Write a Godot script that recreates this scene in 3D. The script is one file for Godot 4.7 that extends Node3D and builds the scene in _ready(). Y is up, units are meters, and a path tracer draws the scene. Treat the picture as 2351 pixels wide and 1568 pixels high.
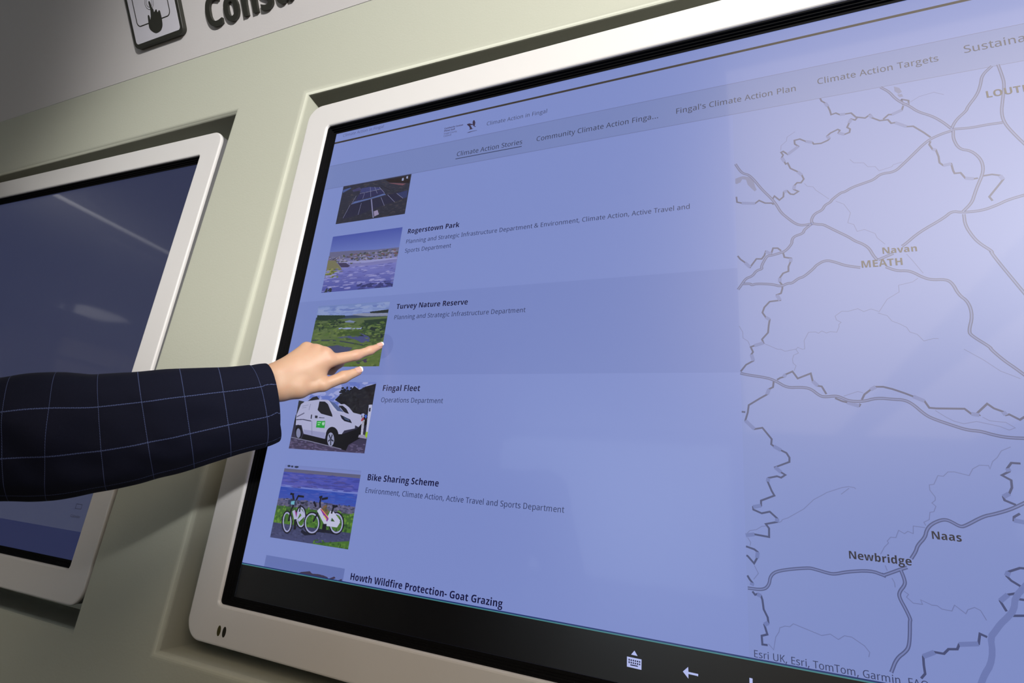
extends Node3D
# Two touchscreens recessed in a sage wall under a sloping fascia, and a person's arm pointing at the nearer one.

const LCD := [-0.0496, 1.5457, -0.6496, 0.2478]   # left, right, bottom, top of the picture area
const BEZEL := Vector2(0.0134, 0.0111)
const BORDER := Vector2(0.0607, 0.0587)
const FRONT := 0.0174
const RECESSES := [[-2.1464, -0.3619, -0.7414, 0.3595], [-0.1442, 1.6403, -0.7387, 0.3613]]   # left, right, bottom, top
const BAND := 0.5878
const EYE := 1.80          # height of the top of the list of stories above the floor
const PAGE_R := 0.19
const PAGE_G := 0.245
const PAGE_B := 0.55

var ink := {}
var panel_z := 0.0
var pens := {}


# ---------------------------------------------------------------- small helpers
class Shape:
	var v := PackedVector3Array()
	var n := PackedVector3Array()
	var uv := PackedVector2Array()
	var c := PackedColorArray()
	var i := PackedInt32Array()

	func put(p: Vector3, nn: Vector3, t := Vector2.ZERO, col := Color.WHITE) -> int:
		v.append(p); n.append(nn); uv.append(t); c.append(col)
		return v.size() - 1

	func tri(a: int, b: int, d: int) -> void:      # clockwise seen from the side that the normals point to
		var face := (v[b] - v[a]).cross(v[d] - v[a])
		if face.dot(n[a] + n[b] + n[d]) > 0.0:
			i.append_array([a, d, b])
		else:
			i.append_array([a, b, d])

	func quad(p0: Vector3, p1: Vector3, p2: Vector3, p3: Vector3, out := Vector3.ZERO) -> void:
		var nn := (p1 - p0).cross(p3 - p0).normalized()
		if out != Vector3.ZERO and nn.dot(out) < 0.0:
			nn = -nn
		var a := put(p0, nn, Vector2(0, 1)); put(p1, nn, Vector2(1, 1)); put(p2, nn, Vector2(1, 0)); put(p3, nn, Vector2(0, 0))
		tri(a, a + 1, a + 2); tri(a, a + 2, a + 3)

	func box(lo: Vector3, hi: Vector3, b := 0.0) -> void:      # a box with edges chamfered by b
		var m := (lo + hi) * 0.5; var h := (hi - lo) * 0.5
		var bb := minf(b, minf(h.x, minf(h.y, h.z)) * 0.9)
		for ax in 3:
			for s: float in [-1.0, 1.0]:
				var u := (ax + 1) % 3; var w := (ax + 2) % 3
				var q: Array[Vector3] = []
				for k: Vector2 in [Vector2(-1, -1), Vector2(1, -1), Vector2(1, 1), Vector2(-1, 1)]:
					var p := Vector3.ZERO
					p[ax] = s * h[ax]; p[u] = k.x * (h[u] - bb); p[w] = k.y * (h[w] - bb)
					q.append(m + p)
				var o := Vector3.ZERO; o[ax] = s
				quad(q[0], q[1], q[2], q[3], o)
		if bb <= 0.0:
			return
		for ax in 3:
			var u := (ax + 1) % 3; var w := (ax + 2) % 3
			for su: float in [-1.0, 1.0]:
				for sw: float in [-1.0, 1.0]:
					var q: Array[Vector3] = []
					for k in 4:
						var p := Vector3.ZERO
						p[ax] = (-1.0 if k == 0 or k == 3 else 1.0) * (h[ax] - bb)
						p[u] = su * (h[u] - (0.0 if k < 2 else bb)); p[w] = sw * (h[w] - (bb if k < 2 else 0.0))
						q.append(m + p)
					var o := Vector3.ZERO; o[u] = su; o[w] = sw
					quad(q[0], q[1], q[2], q[3], o)
		for sx: float in [-1.0, 1.0]:
			for sy: float in [-1.0, 1.0]:
				for sz: float in [-1.0, 1.0]:
					var s := Vector3(sx, sy, sz); var nn := s.normalized()
					var a := put(m + s * Vector3(h.x, h.y - bb, h.z - bb), nn); put(m + s * Vector3(h.x - bb, h.y, h.z - bb), nn); put(m + s * Vector3(h.x - bb, h.y - bb, h.z), nn)
					tri(a, a + 1, a + 2)

	func loft(loops: Array, out_hint := Vector3.ZERO, flip := false) -> void:
		# strips between closed loops of equal size; smooth along each strip, crisp across
		for k in loops.size() - 1:
			var a: PackedVector3Array = loops[k]
			var b: PackedVector3Array = loops[k + 1]
			var m := a.size()
			var fn := PackedVector3Array()
			for j in m:
				var j2 := (j + 1) % m
				var nn := (a[j2] - a[j]).cross(b[j] - a[j])
				if nn.length() < 1e-12:
					nn = (a[j2] - b[j]).cross(b[j2] - b[j])
				nn = nn.normalized()
				fn.append(-nn if flip else nn)
			var base := v.size()
			for j in m:
				var p := fn[j]; var q := fn[(j + m - 1) % m]
				var nn := (p + q).normalized() if p.dot(q) > 0.6 else p
				put(a[j], nn); put(b[j], nn)
			for j in m:
				var j2 := (j + 1) % m
				var s := base + j * 2; var t := base + j2 * 2
				tri(s, t, t + 1); tri(s, t + 1, s + 1)

	func cap(loop: PackedVector3Array, nn: Vector3) -> void:      # a convex or star-shaped end
		var m := Vector3.ZERO
		for p in loop:
			m += p
		var o := put(m / loop.size(), nn)
		var base := v.size()
		for p in loop:
			put(p, nn)
		for j in loop.size():
			tri(o, base + j, base + (j + 1) % loop.size())

	func join(o: Shape) -> void:
		var base := v.size()
		v.append_array(o.v); n.append_array(o.n); uv.append_array(o.uv); c.append_array(o.c)
		for k in o.i:
			i.append(base + k)

	func mesh() -> ArrayMesh:
		var arr := []
		arr.resize(Mesh.ARRAY_MAX)
		arr[Mesh.ARRAY_VERTEX] = v; arr[Mesh.ARRAY_NORMAL] = n; arr[Mesh.ARRAY_TEX_UV] = uv; arr[Mesh.ARRAY_COLOR] = c; arr[Mesh.ARRAY_INDEX] = i
		var am := ArrayMesh.new()
		am.add_surface_from_arrays(Mesh.PRIMITIVE_TRIANGLES, arr)
		return am


func lin(r: float, g: float, b: float) -> Color:
	return Color(r, g, b).linear_to_srgb()


func c8(r: int, g: int, b: int) -> Color:
	return Color8(r, g, b)


func mat(color: Color, rough := 0.6, metal := 0.0, spec := 0.5) -> StandardMaterial3D:
	var m := StandardMaterial3D.new()
	m.albedo_color = color; m.roughness = rough; m.metallic = metal; m.metallic_specular = spec
	return m


func glow(color: Color, energy: float, rough := 0.1, spec := 0.5) -> StandardMaterial3D:
	var m := mat(Color(0.004, 0.004, 0.006), rough, 0.0, spec)
	m.emission_enabled = true; m.emission = color; m.emission_energy_multiplier = energy
	return m


func grain(m: StandardMaterial3D, freq: float, relief: float, seed_: int, scale := 1.0) -> StandardMaterial3D:
	var f := FastNoiseLite.new(); f.seed = seed_; f.frequency = freq; f.fractal_octaves = 3
	var t := NoiseTexture2D.new(); t.width = 512; t.height = 512; t.seamless = true; t.noise = f
	m.heightmap_enabled = true; m.heightmap_texture = t; m.heightmap_scale = relief
	m.uv1_triplanar = true; m.uv1_scale = Vector3.ONE * scale
	return m


func obj(called: String, mesh: Mesh, m: Material, parent: Node = self) -> MeshInstance3D:
	var o := MeshInstance3D.new()
	o.name = numbered(called) if parent == self else called
	o.mesh = mesh; o.material_override = m
	o.cast_shadow = GeometryInstance3D.SHADOW_CASTING_SETTING_ON
	parent.add_child(o, true)
	return o


var taken := {}


func numbered(called: String) -> String:
	taken[called] = taken.get(called, -1) + 1
	return called if taken[called] == 0 else "%s_%03d" % [called, taken[called]]


func thing(called: String, label: String, category: String, t := Transform3D.IDENTITY, group := "") -> Node3D:
	var o := Node3D.new()
	o.name = numbered(called); o.transform = t
	add_child(o, true)
	tag(o, label, category, group)
	return o


func tag(o: Node, label: String, category: String, group := "") -> void:
	o.set_meta("label", label); o.set_meta("category", category)
	if group:
		o.set_meta("group", group)


func structure(o: Node, label: String, category := "") -> Node:
	o.set_meta("kind", "structure"); o.set_meta("label", label)
	o.set_meta("category", category if category else "wall")
	return o


func rounded(x0: float, x1: float, y0: float, y1: float, r: float, z: float, n := 10) -> PackedVector3Array:
	var p := PackedVector3Array()
	for k in 4:
		var cx := (x1 - r) if k == 0 or k == 3 else (x0 + r)
		var cy := (y1 - r) if k < 2 else (y0 + r)
		for j in n + 1:
			var a := PI * 0.5 * (k + float(j) / n)
			p.append(Vector3(cx + r * cos(a), cy + r * sin(a), z))
	return p


# ---------------------------------------------------------------- the scene
func _ready() -> void:
	var cam := Camera3D.new()
	cam.name = "camera"
	add_child(cam)
	cam.fov = 65.1298
	cam.transform = Transform3D(Basis(Vector3(0.916736, 0.092397, -0.388663), Vector3(0.030413, 0.953921, 0.298511), Vector3(0.398335, -0.285476, 0.871684)), Vector3(0.7279, 1.3406, 0.7111))
	cam.near = 0.02
	var env := Environment.new()
	env.tonemap_mode = Environment.TONE_MAPPER_LINEAR
	env.tonemap_exposure = 1.0
	env.background_mode = Environment.BG_COLOR
	env.background_color = lin(0.75, 0.88, 1.0)
	env.background_energy_multiplier = 2.4
	env.sdfgi_enabled = true; env.ssao_enabled = true; env.ssil_enabled = true
	var we := WorldEnvironment.new()
	we.name = "world"; we.environment = env
	add_child(we)
	lamps()
	room()
	screens()
	sign_plate()
	person()


func ceiling_lamp(at: Vector3, size: Vector2, color: Color, bright: float, energy: float, label: String, called := "ceiling_light", group := "") -> void:
	var t := thing(called, label, "lamp", Transform3D(Basis.IDENTITY, at), group)
	var s := Shape.new()
	var hx := size.x * 0.5; var hz := size.y * 0.5
	for q: Array in [[-hx - 0.02, -hx, -hz - 0.02, hz + 0.02], [hx, hx + 0.02, -hz - 0.02, hz + 0.02], [-hx, hx, -hz - 0.02, -hz], [-hx, hx, hz, hz + 0.02]]:
		s.box(Vector3(q[0], -0.03, q[2]), Vector3(q[1], 0.0, q[3]), 0.003)
	obj("trim_frame", s.mesh(), mat(lin(0.7, 0.7, 0.7), 0.4), t)
	var d := Shape.new()
	d.box(Vector3(-hx, -0.02, -hz), Vector3(hx, -0.004, hz))
	obj("lamp_diffuser", d.mesh(), glow(color, bright, 0.5), t)
	var l := AreaLight3D.new()
	l.name = "lamp_light"
	l.area_size = size; l.area_normalize_energy = true
	l.light_color = color; l.light_energy = energy
	l.rotation.x = -PI / 2; l.position.y = -0.034
	l.shadow_enabled = true; l.set("area_range", 20.0)
	t.add_child(l)


func lamps() -> void:
	for k in 2:
		ceiling_lamp(Vector3(1.35 + 1.7 * k, 2.846, 5.0), Vector2(1.3, 8.2), lin(1.0, 0.84, 0.66), 3.3, 0.4, ["broad luminous ceiling panel nearer the touchscreens' left side", "broad luminous ceiling panel nearer the right side wall"][k], "ceiling_panel_light", "luminous ceiling panels behind the viewer")
	spot(Vector3(3.25, 2.72, 3.0), Vector3(0.35, 2.23, 0.0), 13.6, 35.0, lin(1.0, 0.985, 0.975), "white track spotlight up to the right of the touchscreens")
	ceiling_lamp(Vector3(-2.88, 2.846, 1.25), Vector2(0.05, 1.7), lin(1.0, 0.98, 0.95), 2.2, 0.05, "slim linear ceiling light on the left, past the glass partition")
	var round_lamp := thing("round_ceiling_light", "round white ceiling light far on the left", "lamp", Transform3D(Basis.IDENTITY, Vector3(-5.08, 2.85, 2.5)))
	var loop := func(r: float, y: float) -> PackedVector3Array:
		var p := PackedVector3Array()
		for k in 32: p.append(Vector3(r * cos(TAU * k / 32.0), y, r * sin(TAU * k / 32.0)))
		return p
	var rim := Shape.new()
	rim.loft([loop.call(0.30, 0.0), loop.call(0.30, -0.05), loop.call(0.27, -0.055), loop.call(0.265, -0.035)])
	obj("trim_ring", rim.mesh(), mat(lin(0.6, 0.6, 0.6), 0.4), round_lamp)
	var disc := Shape.new()
	disc.cap(loop.call(0.268, -0.04), Vector3.DOWN)
	obj("lamp_diffuser", disc.mesh(), glow(lin(1.0, 0.97, 0.95), 1.6, 0.4), round_lamp)
	var l := AreaLight3D.new()
	l.name = "lamp_light"; l.light_color = lin(1.0, 0.97, 0.95); l.light_energy = 0.06; l.area_size = Vector2(0.44, 0.44); l.area_normalize_energy = true; l.set("area_range", 20.0); l.shadow_enabled = true
	l.rotation.x = -PI / 2; l.position = Vector3(0, -0.06, 0)
	round_lamp.add_child(l)



func spot(at: Vector3, to: Vector3, angle: float, energy: float, color: Color, label: String) -> void:
	var t := thing("track_spotlight", label, "lamp", Transform3D(Basis.looking_at(to - at), at))
	var s := Shape.new()
	var ring := func(r: float, z: float) -> PackedVector3Array:
		var p := PackedVector3Array()
		for k in 24: p.append(Vector3(r * cos(TAU * k / 24.0), r * sin(TAU * k / 24.0), z))
		return p
	s.loft([ring.call(0.08, 0.20), ring.call(0.13, 0.17), ring.call(0.15, 0.0), ring.call(0.142, 0.0), ring.call(0.135, 0.03), ring.call(0.08, 0.06)])
	s.cap(ring.call(0.08, 0.20), Vector3.BACK)
	obj("lamp_housing", s.mesh(), mat(lin(0.6, 0.6, 0.6), 0.4), t)
	var d := Shape.new()
	d.cap(ring.call(0.135, 0.02), Vector3.FORWARD)
	obj("lamp_lens", d.mesh(), glow(color, 4.0, 0.3), t)
	var a := Shape.new()
	a.box(Vector3(-0.012, -0.012, 0.17), Vector3(0.012, 0.012, 0.26), 0.002)
	obj("bracket", a.mesh(), mat(lin(0.6, 0.6, 0.6), 0.4), t)
	var l := SpotLight3D.new()
	l.name = "lamp_light"; l.light_color = color; l.light_energy = energy; l.light_size = 0.13
	l.spot_angle = angle; l.spot_angle_attenuation = 0.62; l.spot_range = 20.0; l.spot_attenuation = 2.0
	l.shadow_enabled = true; l.position = Vector3(0, 0, -0.005)
	t.add_child(l)


func plain_box(called: String, lo: Vector3, hi: Vector3, m: Material, label: String, category: String) -> void:
	var s := Shape.new()
	s.box(lo, hi)
	structure(obj(called, s.mesh(), m), label, category)


func room() -> void:
	var white := mat(lin(0.62, 0.61, 0.60), 0.8)
	var dark := mat(lin(0.13, 0.14, 0.16), 0.7)
	plain_box("floor", Vector3(-6.0, -0.2, -0.5), Vector3(6.2, 0.0, 9.8), grain(mat(lin(0.10, 0.095, 0.09), 0.7), 0.02, 0.05, 4), "dark grey carpet floor", "floor")
	plain_box("ceiling", Vector3(-6.0, 2.85, -0.5), Vector3(6.2, 3.05, 9.8), white, "white ceiling", "ceiling")
	plain_box("wall_left", Vector3(-6.2, -0.2, -0.5), Vector3(-6.0, 3.05, 9.8), dark, "dark blue grey side wall", "wall")
	plain_box("wall_right", Vector3(6.2, -0.2, -0.5), Vector3(6.4, 3.05, 9.8), white, "white side wall", "wall")
	# the wall behind the viewer, with two windows in it
	var s := Shape.new()
	var holes := [[-4.6, 0.5, 0.1, 2.7], [4.2, 5.5, 1.4, 2.5]]
	var x := -6.0
	for wn: Array in holes:
		s.box(Vector3(x, 0.0, 9.6), Vector3(wn[0], 2.85, 9.8))
		s.box(Vector3(wn[0], 0.0, 9.6), Vector3(wn[1], wn[2], 9.8)); s.box(Vector3(wn[0], wn[3], 9.6), Vector3(wn[1], 2.85, 9.8))
		x = wn[1]
	s.box(Vector3(x, 0.0, 9.6), Vector3(6.2, 2.85, 9.8))
	structure(obj("wall_front", s.mesh(), dark), "dark blue grey wall behind the viewer", "wall")
	var glass := mat(Color(0.9, 0.95, 1.0, 0.08), 0.02)
	glass.transparency = BaseMaterial3D.TRANSPARENCY_ALPHA
	for k in 2:
		var wn: Array = holes[k]
		var w := Shape.new()
		for q: Array in [[wn[0], wn[0] + 0.06, wn[2], wn[3]], [wn[1] - 0.06, wn[1], wn[2], wn[3]], [wn[0] + 0.06, wn[1] - 0.06, wn[2], wn[2] + 0.06], [wn[0] + 0.06, wn[1] - 0.06, wn[3] - 0.06, wn[3]]]:
			w.box(Vector3(q[0], q[2], 9.66), Vector3(q[1], q[3], 9.74), 0.004)
		var win := obj("window_%d" % (k + 1), w.mesh(), mat(lin(0.6, 0.6, 0.6), 0.4))
		structure(win, ["wide window in the wall behind the viewer", "small window at the right end of the wall behind the viewer"][k], "window")
		var g := Shape.new()
		g.box(Vector3(wn[0] + 0.06, wn[2] + 0.06, 9.695), Vector3(wn[1] - 0.06, wn[3] - 0.06, 9.705))
		obj("pane", g.mesh(), glass, win)
	# a glass partition with dark posts stands on the left
	var part := Shape.new()
	for z: float in [1.04, 1.18]:
		part.box(Vector3(-3.03, 0.0, z - 0.016), Vector3(-2.97, 2.85, z + 0.016), 0.003)
	part.box(Vector3(-3.03, 0.0, 1.196), Vector3(-2.97, 0.06, 4.4), 0.003); part.box(Vector3(-3.03, 2.79, 1.196), Vector3(-2.97, 2.85, 4.4), 0.003); part.box(Vector3(-3.03, 0.0, 4.4), Vector3(-2.97, 2.85, 4.46), 0.003)
	var frame := obj("door_1", part.mesh(), mat(lin(0.02, 0.02, 0.022), 0.4))
	structure(frame, "dark framed glass partition left of the touchscreens", "partition")
	var pg := Shape.new()
	pg.box(Vector3(-3.005, 0.06, 1.196), Vector3(-2.995, 2.79, 4.4))
	obj("pane", pg.mesh(), glass, frame)
	plain_box("wall_partition", Vector3(-4.6, 0.0, 1.0), Vector3(-4.5, 2.3, 4.4), white, "low white wall behind the glass partition", "wall")
	screen_wall()


func screen_wall() -> void:
	# sage panel with two recesses, its edges softly rounded, built in its own slightly leaning plane
	var sage := grain(mat(lin(0.385, 0.395, 0.325), 0.62), 0.05, 0.012, 11, 6.0)
	var s := Shape.new()
	var r := 0.010
	var deep := -0.09
	var xs := [-6.1]; var ys := [-1.84, RECESSES[0][2], RECESSES[0][3], BAND]
	for q: Array in RECESSES:
		xs.append(q[0]); xs.append(q[1])
	xs.append(6.3)
	var ob := minf(RECESSES[0][2], RECESSES[1][2])
	# plain strips around the openings
	for k in 3:
		var x0: float = [xs[0], RECESSES[0][1] + r, RECESSES[1][1] + r][k]
		var x1: float = [RECESSES[0][0] - r, RECESSES[1][0] - r, xs[5]][k]
		s.quad(Vector3(x0, ys[0], 0), Vector3(x1, ys[0], 0), Vector3(x1, BAND, 0), Vector3(x0, BAND, 0), Vector3.BACK)
	for q: Array in RECESSES:
		s.quad(Vector3(q[0] - r, ys[0], 0), Vector3(q[1] + r, ys[0], 0), Vector3(q[1] + r, q[2] - r, 0), Vector3(q[0] - r, q[2] - r, 0), Vector3.BACK)
		s.quad(Vector3(q[0] - r, q[3] + r, 0), Vector3(q[1] + r, q[3] + r, 0), Vector3(q[1] + r, BAND, 0), Vector3(q[0] - r, BAND, 0), Vector3.BACK)
		var loops := []
		for k in 7:
			var a := PI * 0.5 * k / 6.0
			var e := r * (1.0 - sin(a))
			var z := -r * (1.0 - cos(a))
			loops.append(PackedVector3Array([Vector3(q[1] + e, q[3] + e, z), Vector3(q[0] - e, q[3] + e, z), Vector3(q[0] - e, q[2] - e, z), Vector3(q[1] + e, q[2] - e, z)]))
		loops.append(PackedVector3Array([Vector3(q[1], q[3], deep), Vector3(q[0], q[3], deep), Vector3(q[0], q[2], deep), Vector3(q[1], q[2], deep)]))
		s.loft(loops, Vector3.ZERO, false)
		s.quad(Vector3(q[0], q[2], deep), Vector3(q[1], q[2], deep), Vector3(q[1], q[3], deep), Vector3(q[0], q[3], deep), Vector3.BACK)
	# back of the wall
	s.quad(Vector3(xs[0], ys[0], deep - 0.05), Vector3(xs[5], ys[0], deep - 0.05), Vector3(xs[5], BAND, deep - 0.05), Vector3(xs[0], BAND, deep - 0.05), Vector3.FORWARD)
	s.quad(Vector3(xs[0], BAND, 0), Vector3(xs[5], BAND, 0), Vector3(xs[5], BAND, deep - 0.05), Vector3(xs[0], BAND, deep - 0.05), Vector3.UP)
	var wall := obj("wall_back", s.mesh(), sage)
	wall.transform = shifted(Transform3D(Basis(Vector3(0.999862, -0.000352, -0.01662), Vector3(0, 0.999775, -0.021193), Vector3(0.016624, 0.02119, 0.999637)), Vector3(0, 1.8, 0.0261)))
	structure(wall, "sage green wall panel with two deep recesses for the touchscreens", "wall")
	var f := Shape.new()
	f.box(Vector3(-6.1, 0.0005, -0.06), Vector3(6.3, 0.53, 0.0), 0.0008)
	var fas := obj("trim_1", f.mesh(), grain(mat(lin(0.50, 0.48, 0.475), 0.7), 0.05, 0.008, 12, 6.0))
	fas.transform = shifted(Transform3D(Basis(Vector3(0.999862, -0.000352, -0.01662), Vector3(0.008562, 0.867889, 0.496685), Vector3(0.01425, -0.496759, 0.867772)), Vector3(0, 2.3877, 0.0136)))
	structure(fas, "pale grey fascia sloping out above the sage wall", "fascia")


func shifted(t: Transform3D) -> Transform3D:
	return t.translated(Vector3(0, 0, 0))


# ---------------------------------------------------------------- touchscreens
func screens() -> void:
	var r := thing("touchscreen", "large white framed touchscreen on the right showing a story list and a map", "touchscreen", Transform3D(Basis.IDENTITY, Vector3(0, EYE, 0)), "recessed touchscreens")
	cabinet(r, 0.0)
	story_page(r)
	var l := thing("touchscreen", "white framed touchscreen behind the sleeve on the left with a dark blue picture", "touchscreen", Transform3D(Basis(Vector3(0.9996, -0.00015, -0.02829), Vector3(-0.00015, 0.99995, -0.01048), Vector3(0.02829, 0.01048, 0.99954)), Vector3(-0.435, 1.803, 0.0059)), "recessed touchscreens")
	cabinet(l, -1.576)
	blue_page(l, -1.576)


var frame_white: StandardMaterial3D
var bezel_black: StandardMaterial3D
var side_grey: StandardMaterial3D


func cabinet(t: Node3D, dx: float) -> void:
	if frame_white == null:
		frame_white = mat(lin(0.57, 0.56, 0.55), 0.32)
		bezel_black = mat(lin(0.004, 0.004, 0.0044), 0.6, 0.0, 0.16)
		side_grey = mat(lin(0.30, 0.30, 0.31), 0.35, 0.6)
	var i0 := [LCD[0] + dx - BEZEL.x, LCD[1] + dx + BEZEL.x, LCD[2] - BEZEL.y, LCD[3] + BEZEL.y]
	var o0 := [i0[0] - BORDER.x, i0[1] + BORDER.x, i0[2] - BORDER.y, i0[3] + BORDER.y]
	var ring := func(b: Array, e: float, r: float, z: float) -> PackedVector3Array:
		return rounded(b[0] - e, b[1] + e, b[2] - e, b[3] + e, maxf(r + e, 0.0005), z, 12)
	var R := 0.034; var ri := 0.007; var Z := FRONT
	var f := Shape.new()
	f.loft([ring.call(o0, -0.004, R, Z - 0.0075), ring.call(o0, 0.0, R, Z - 0.0065), ring.call(o0, 0.0, R, Z - 0.0035), ring.call(o0, -0.0006, R, Z - 0.0016), ring.call(o0, -0.0018, R, Z - 0.0005), ring.call(o0, -0.0036, R, Z),
		ring.call(i0, 0.0038, ri, Z), ring.call(i0, 0.0018, ri, Z - 0.0006), ring.call(i0, 0.0006, ri, Z - 0.0018), ring.call(i0, 0.0, ri, Z - 0.0036), ring.call(i0, 0.0, ri, Z - 0.006)])
	obj("frame", f.mesh(), frame_white, t)
	var b := Shape.new()
	b.loft([ring.call(o0, -0.0012, R, -0.052), ring.call(o0, -0.0008, R, -0.045), ring.call(o0, -0.0012, R, Z - 0.0068), ring.call(o0, -0.006, R, Z - 0.0066)])
	b.cap(ring.call(o0, -0.0012, R, -0.052), Vector3.FORWARD)
	obj("side_trim", b.mesh(), side_grey, t)
	var k := Shape.new()
	k.loft([ring.call(i0, 0.001, ri, Z - 0.0045), ring.call(i0, -0.0022, ri, Z - 0.005), ring.call(i0, -0.0024, ri, Z - 0.009), ring.call(i0, -0.0045, ri, Z - 0.0094), ring.call(i0, -0.0047, ri, 0.0042), ring.call(i0, -0.0068, 0.003, 0.0040), ring.call(i0, -0.007, 0.003, 0.001)])
	k.loft([ring.call(i0, -0.007, 0.003, 0.001), rounded(LCD[0] + dx, LCD[1] + dx, LCD[2], LCD[3], 0.0005, 0.0006, 12)])
	obj("bezel", k.mesh(), bezel_black, t)
	# a wall bracket carries the cabinet on the back of its recess
	var h := Shape.new()
	var mx: float = (o0[0] + o0[1]) * 0.5; var my: float = (o0[2] + o0[3]) * 0.5
	h.box(Vector3(mx - 0.3, my - 0.2, -0.12), Vector3(mx + 0.3, my + 0.2, -0.05), 0.004)
	obj("mounting_bracket", h.mesh(), side_grey, t)
	# two small sensor holes low in the left border
	if dx == 0.0:
		for s: float in [0.0, 0.0118]:
			var hole := Shape.new()
			var c := Vector3(-0.0479, -0.6972, 0) + Vector3(s, 0, 0)
			var a := PackedVector3Array(); var d := PackedVector3Array(); var e := PackedVector3Array()
			for q in 16:
				var w := TAU * q / 16.0
				var u := Vector3(cos(w) * 0.0032, sin(w) * 0.0062, 0)
				a.append(c + u * 1.25 + Vector3(0, 0, Z + 0.0002)); d.append(c + u + Vector3(0, 0, Z + 0.0003)); e.append(c + u * 0.9 + Vector3(0, 0, Z + 0.00022))
			hole.loft([a, d, e]); hole.cap(e, Vector3.BACK)
			obj("sensor_hole", hole.mesh(), mat(lin(0.012, 0.010, 0.004) if s > 0.0 else lin(0.04, 0.035, 0.004), 0.3), t)


func screen_ink(r: float, g: float, b: float) -> StandardMaterial3D:
	var m := glow(lin(r, g, b), 1.0, 0.34, 0.95)
	m.clearcoat_enabled = true; m.clearcoat = 0.22; m.clearcoat_roughness = 0.05
	return m


func bar(parent: Node3D, called: String, x0: float, x1: float, y0: float, y1: float, m: Material, z := -1.0) -> MeshInstance3D:
	var s := Shape.new()
	if z < 0.0:
		panel_z += 0.000004
		z = panel_z
	s.quad(Vector3(x0, y0, z), Vector3(x1, y0, z), Vector3(x1, y1, z), Vector3(x0, y1, z), Vector3.BACK)
	return obj(called, s.mesh(), m, parent)


func shape(parent: Node3D, called: String, p: Array, m: Material, z := -1.0) -> void:
	var pts := PackedVector2Array()
	for k in p.size() / 2:
		pts.append(Vector2(p[k * 2], p[k * 2 + 1]))
	if z < 0.0:
		panel_z += 0.000004
		z = panel_z
	var s := Shape.new()
	for q in pts:
		s.put(Vector3(q.x, q.y, z), Vector3.BACK)
	var tri := Geometry2D.triangulate_polygon(pts)
	for k in tri.size() / 3:
		s.tri(tri[k * 3], tri[k * 3 + 1], tri[k * 3 + 2])
	obj(called, s.mesh(), m, parent)


var fonts := {}


func lettering(text: String, bold: bool, depth: float) -> Array:      # [mesh, bounds, baseline, cap height]
	if not fonts.has(bold):
		var f := SystemFont.new()
		f.font_names = PackedStringArray(["Droid Sans"]); f.font_weight = 700 if bold else 400
		fonts[bold] = f
	var h := TextMesh.new()
	h.font = fonts[bold]; h.font_size = 64; h.pixel_size = 0.01; h.depth = depth; h.text = "H"
	var hb := h.get_aabb()
	var t := TextMesh.new()
	t.font = fonts[bold]; t.font_size = 64; t.pixel_size = 0.01; t.depth = depth; t.text = text; t.curve_step = 1.0
	return [t, t.get_aabb(), hb.position.y, hb.size.y]


func words(parent: Node3D, called: String, text: String, x0: float, x1: float, y: float, bold: bool, m: Material) -> void:
	var a := lettering(text, bold, 0.01)
	var bb: AABB = a[1]
	var k := (x1 - x0) / bb.size.x
	var o := obj(called, a[0], m, parent)
	panel_z += 0.000004
	o.transform = Transform3D(Basis.from_scale(Vector3(k, k, 0.003)), Vector3(x0 - bb.position.x * k, y - float(a[2]) * k, panel_z))


func strip(pen: Shape, p: PackedVector2Array, w: float, z: float) -> void:
	var m := p.size()
	var base := pen.v.size()
	for j in m:
		var a := (p[j] - p[maxi(j - 1, 0)]).normalized()
		var b := (p[mini(j + 1, m - 1)] - p[j]).normalized()
		if j == 0: a = b
		if j == m - 1: b = a
		var t := (a + b).normalized()
		var nn := Vector2(-t.y, t.x) * (w * 0.5 / clampf(absf(t.dot(a)), 0.6, 1.0))
		pen.put(Vector3(p[j].x + nn.x, p[j].y + nn.y, z), Vector3.BACK); pen.put(Vector3(p[j].x - nn.x, p[j].y - nn.y, z), Vector3.BACK)
	for j in m - 1:
		var k := base + j * 2
		pen.tri(k, k + 1, k + 3); pen.tri(k, k + 3, k + 2)


func bent(p: Array) -> PackedVector2Array:      # points of a line, cut off at the map's edges
	var q := PackedVector2Array()
	for k in p.size() / 2:
		q.append(Vector2(minf(p[k * 2], LCD[1]), p[k * 2 + 1]))
	return q


func smooth(p: PackedVector2Array) -> PackedVector2Array:
	var q := PackedVector2Array([p[0]])
	for k in range(p.size() - 1):
		q.append(p[k].lerp(p[k + 1], 0.25)); q.append(p[k].lerp(p[k + 1], 0.75))
	q.append(p[p.size() - 1])
	return q


func lake(p: Array) -> void: shape(pens.parent, "map_lake", p, ink.lake, pens.z)


func drawn(called: String, p: PackedVector2Array, w: float, lift: float, m: Material) -> void:
	var s := Shape.new()
	strip(s, p, w, float(pens.z) + lift)
	obj(called, s.mesh(), m, pens.parent)


func stream(p: Array) -> void: drawn("map_stream", bent(p), 0.00075, 0.0, ink.stream)


func border(p: Array) -> void:
	var q := bent(p)
	drawn("map_county_border", q, 0.0021, 0.000008, ink.border)
	for k in range(2, q.size() - 1, 5):      # here and there the boundary is drawn broad and pale
		drawn("map_border_band", PackedVector2Array([q[k], q[k + 1]]), 0.0042, 0.000012, ink.pale)


func road(p: Array) -> void:
	var q := smooth(smooth(bent(p)))
	drawn("map_road", q, 0.0034, 0.000016, ink.road)
	drawn("map_road_centre", q, 0.0013, 0.000022, ink.core)


func wide(p: Array) -> void: drawn("map_road", smooth(bent(p)), 0.0050, 0.000016, ink.pale)


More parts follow.
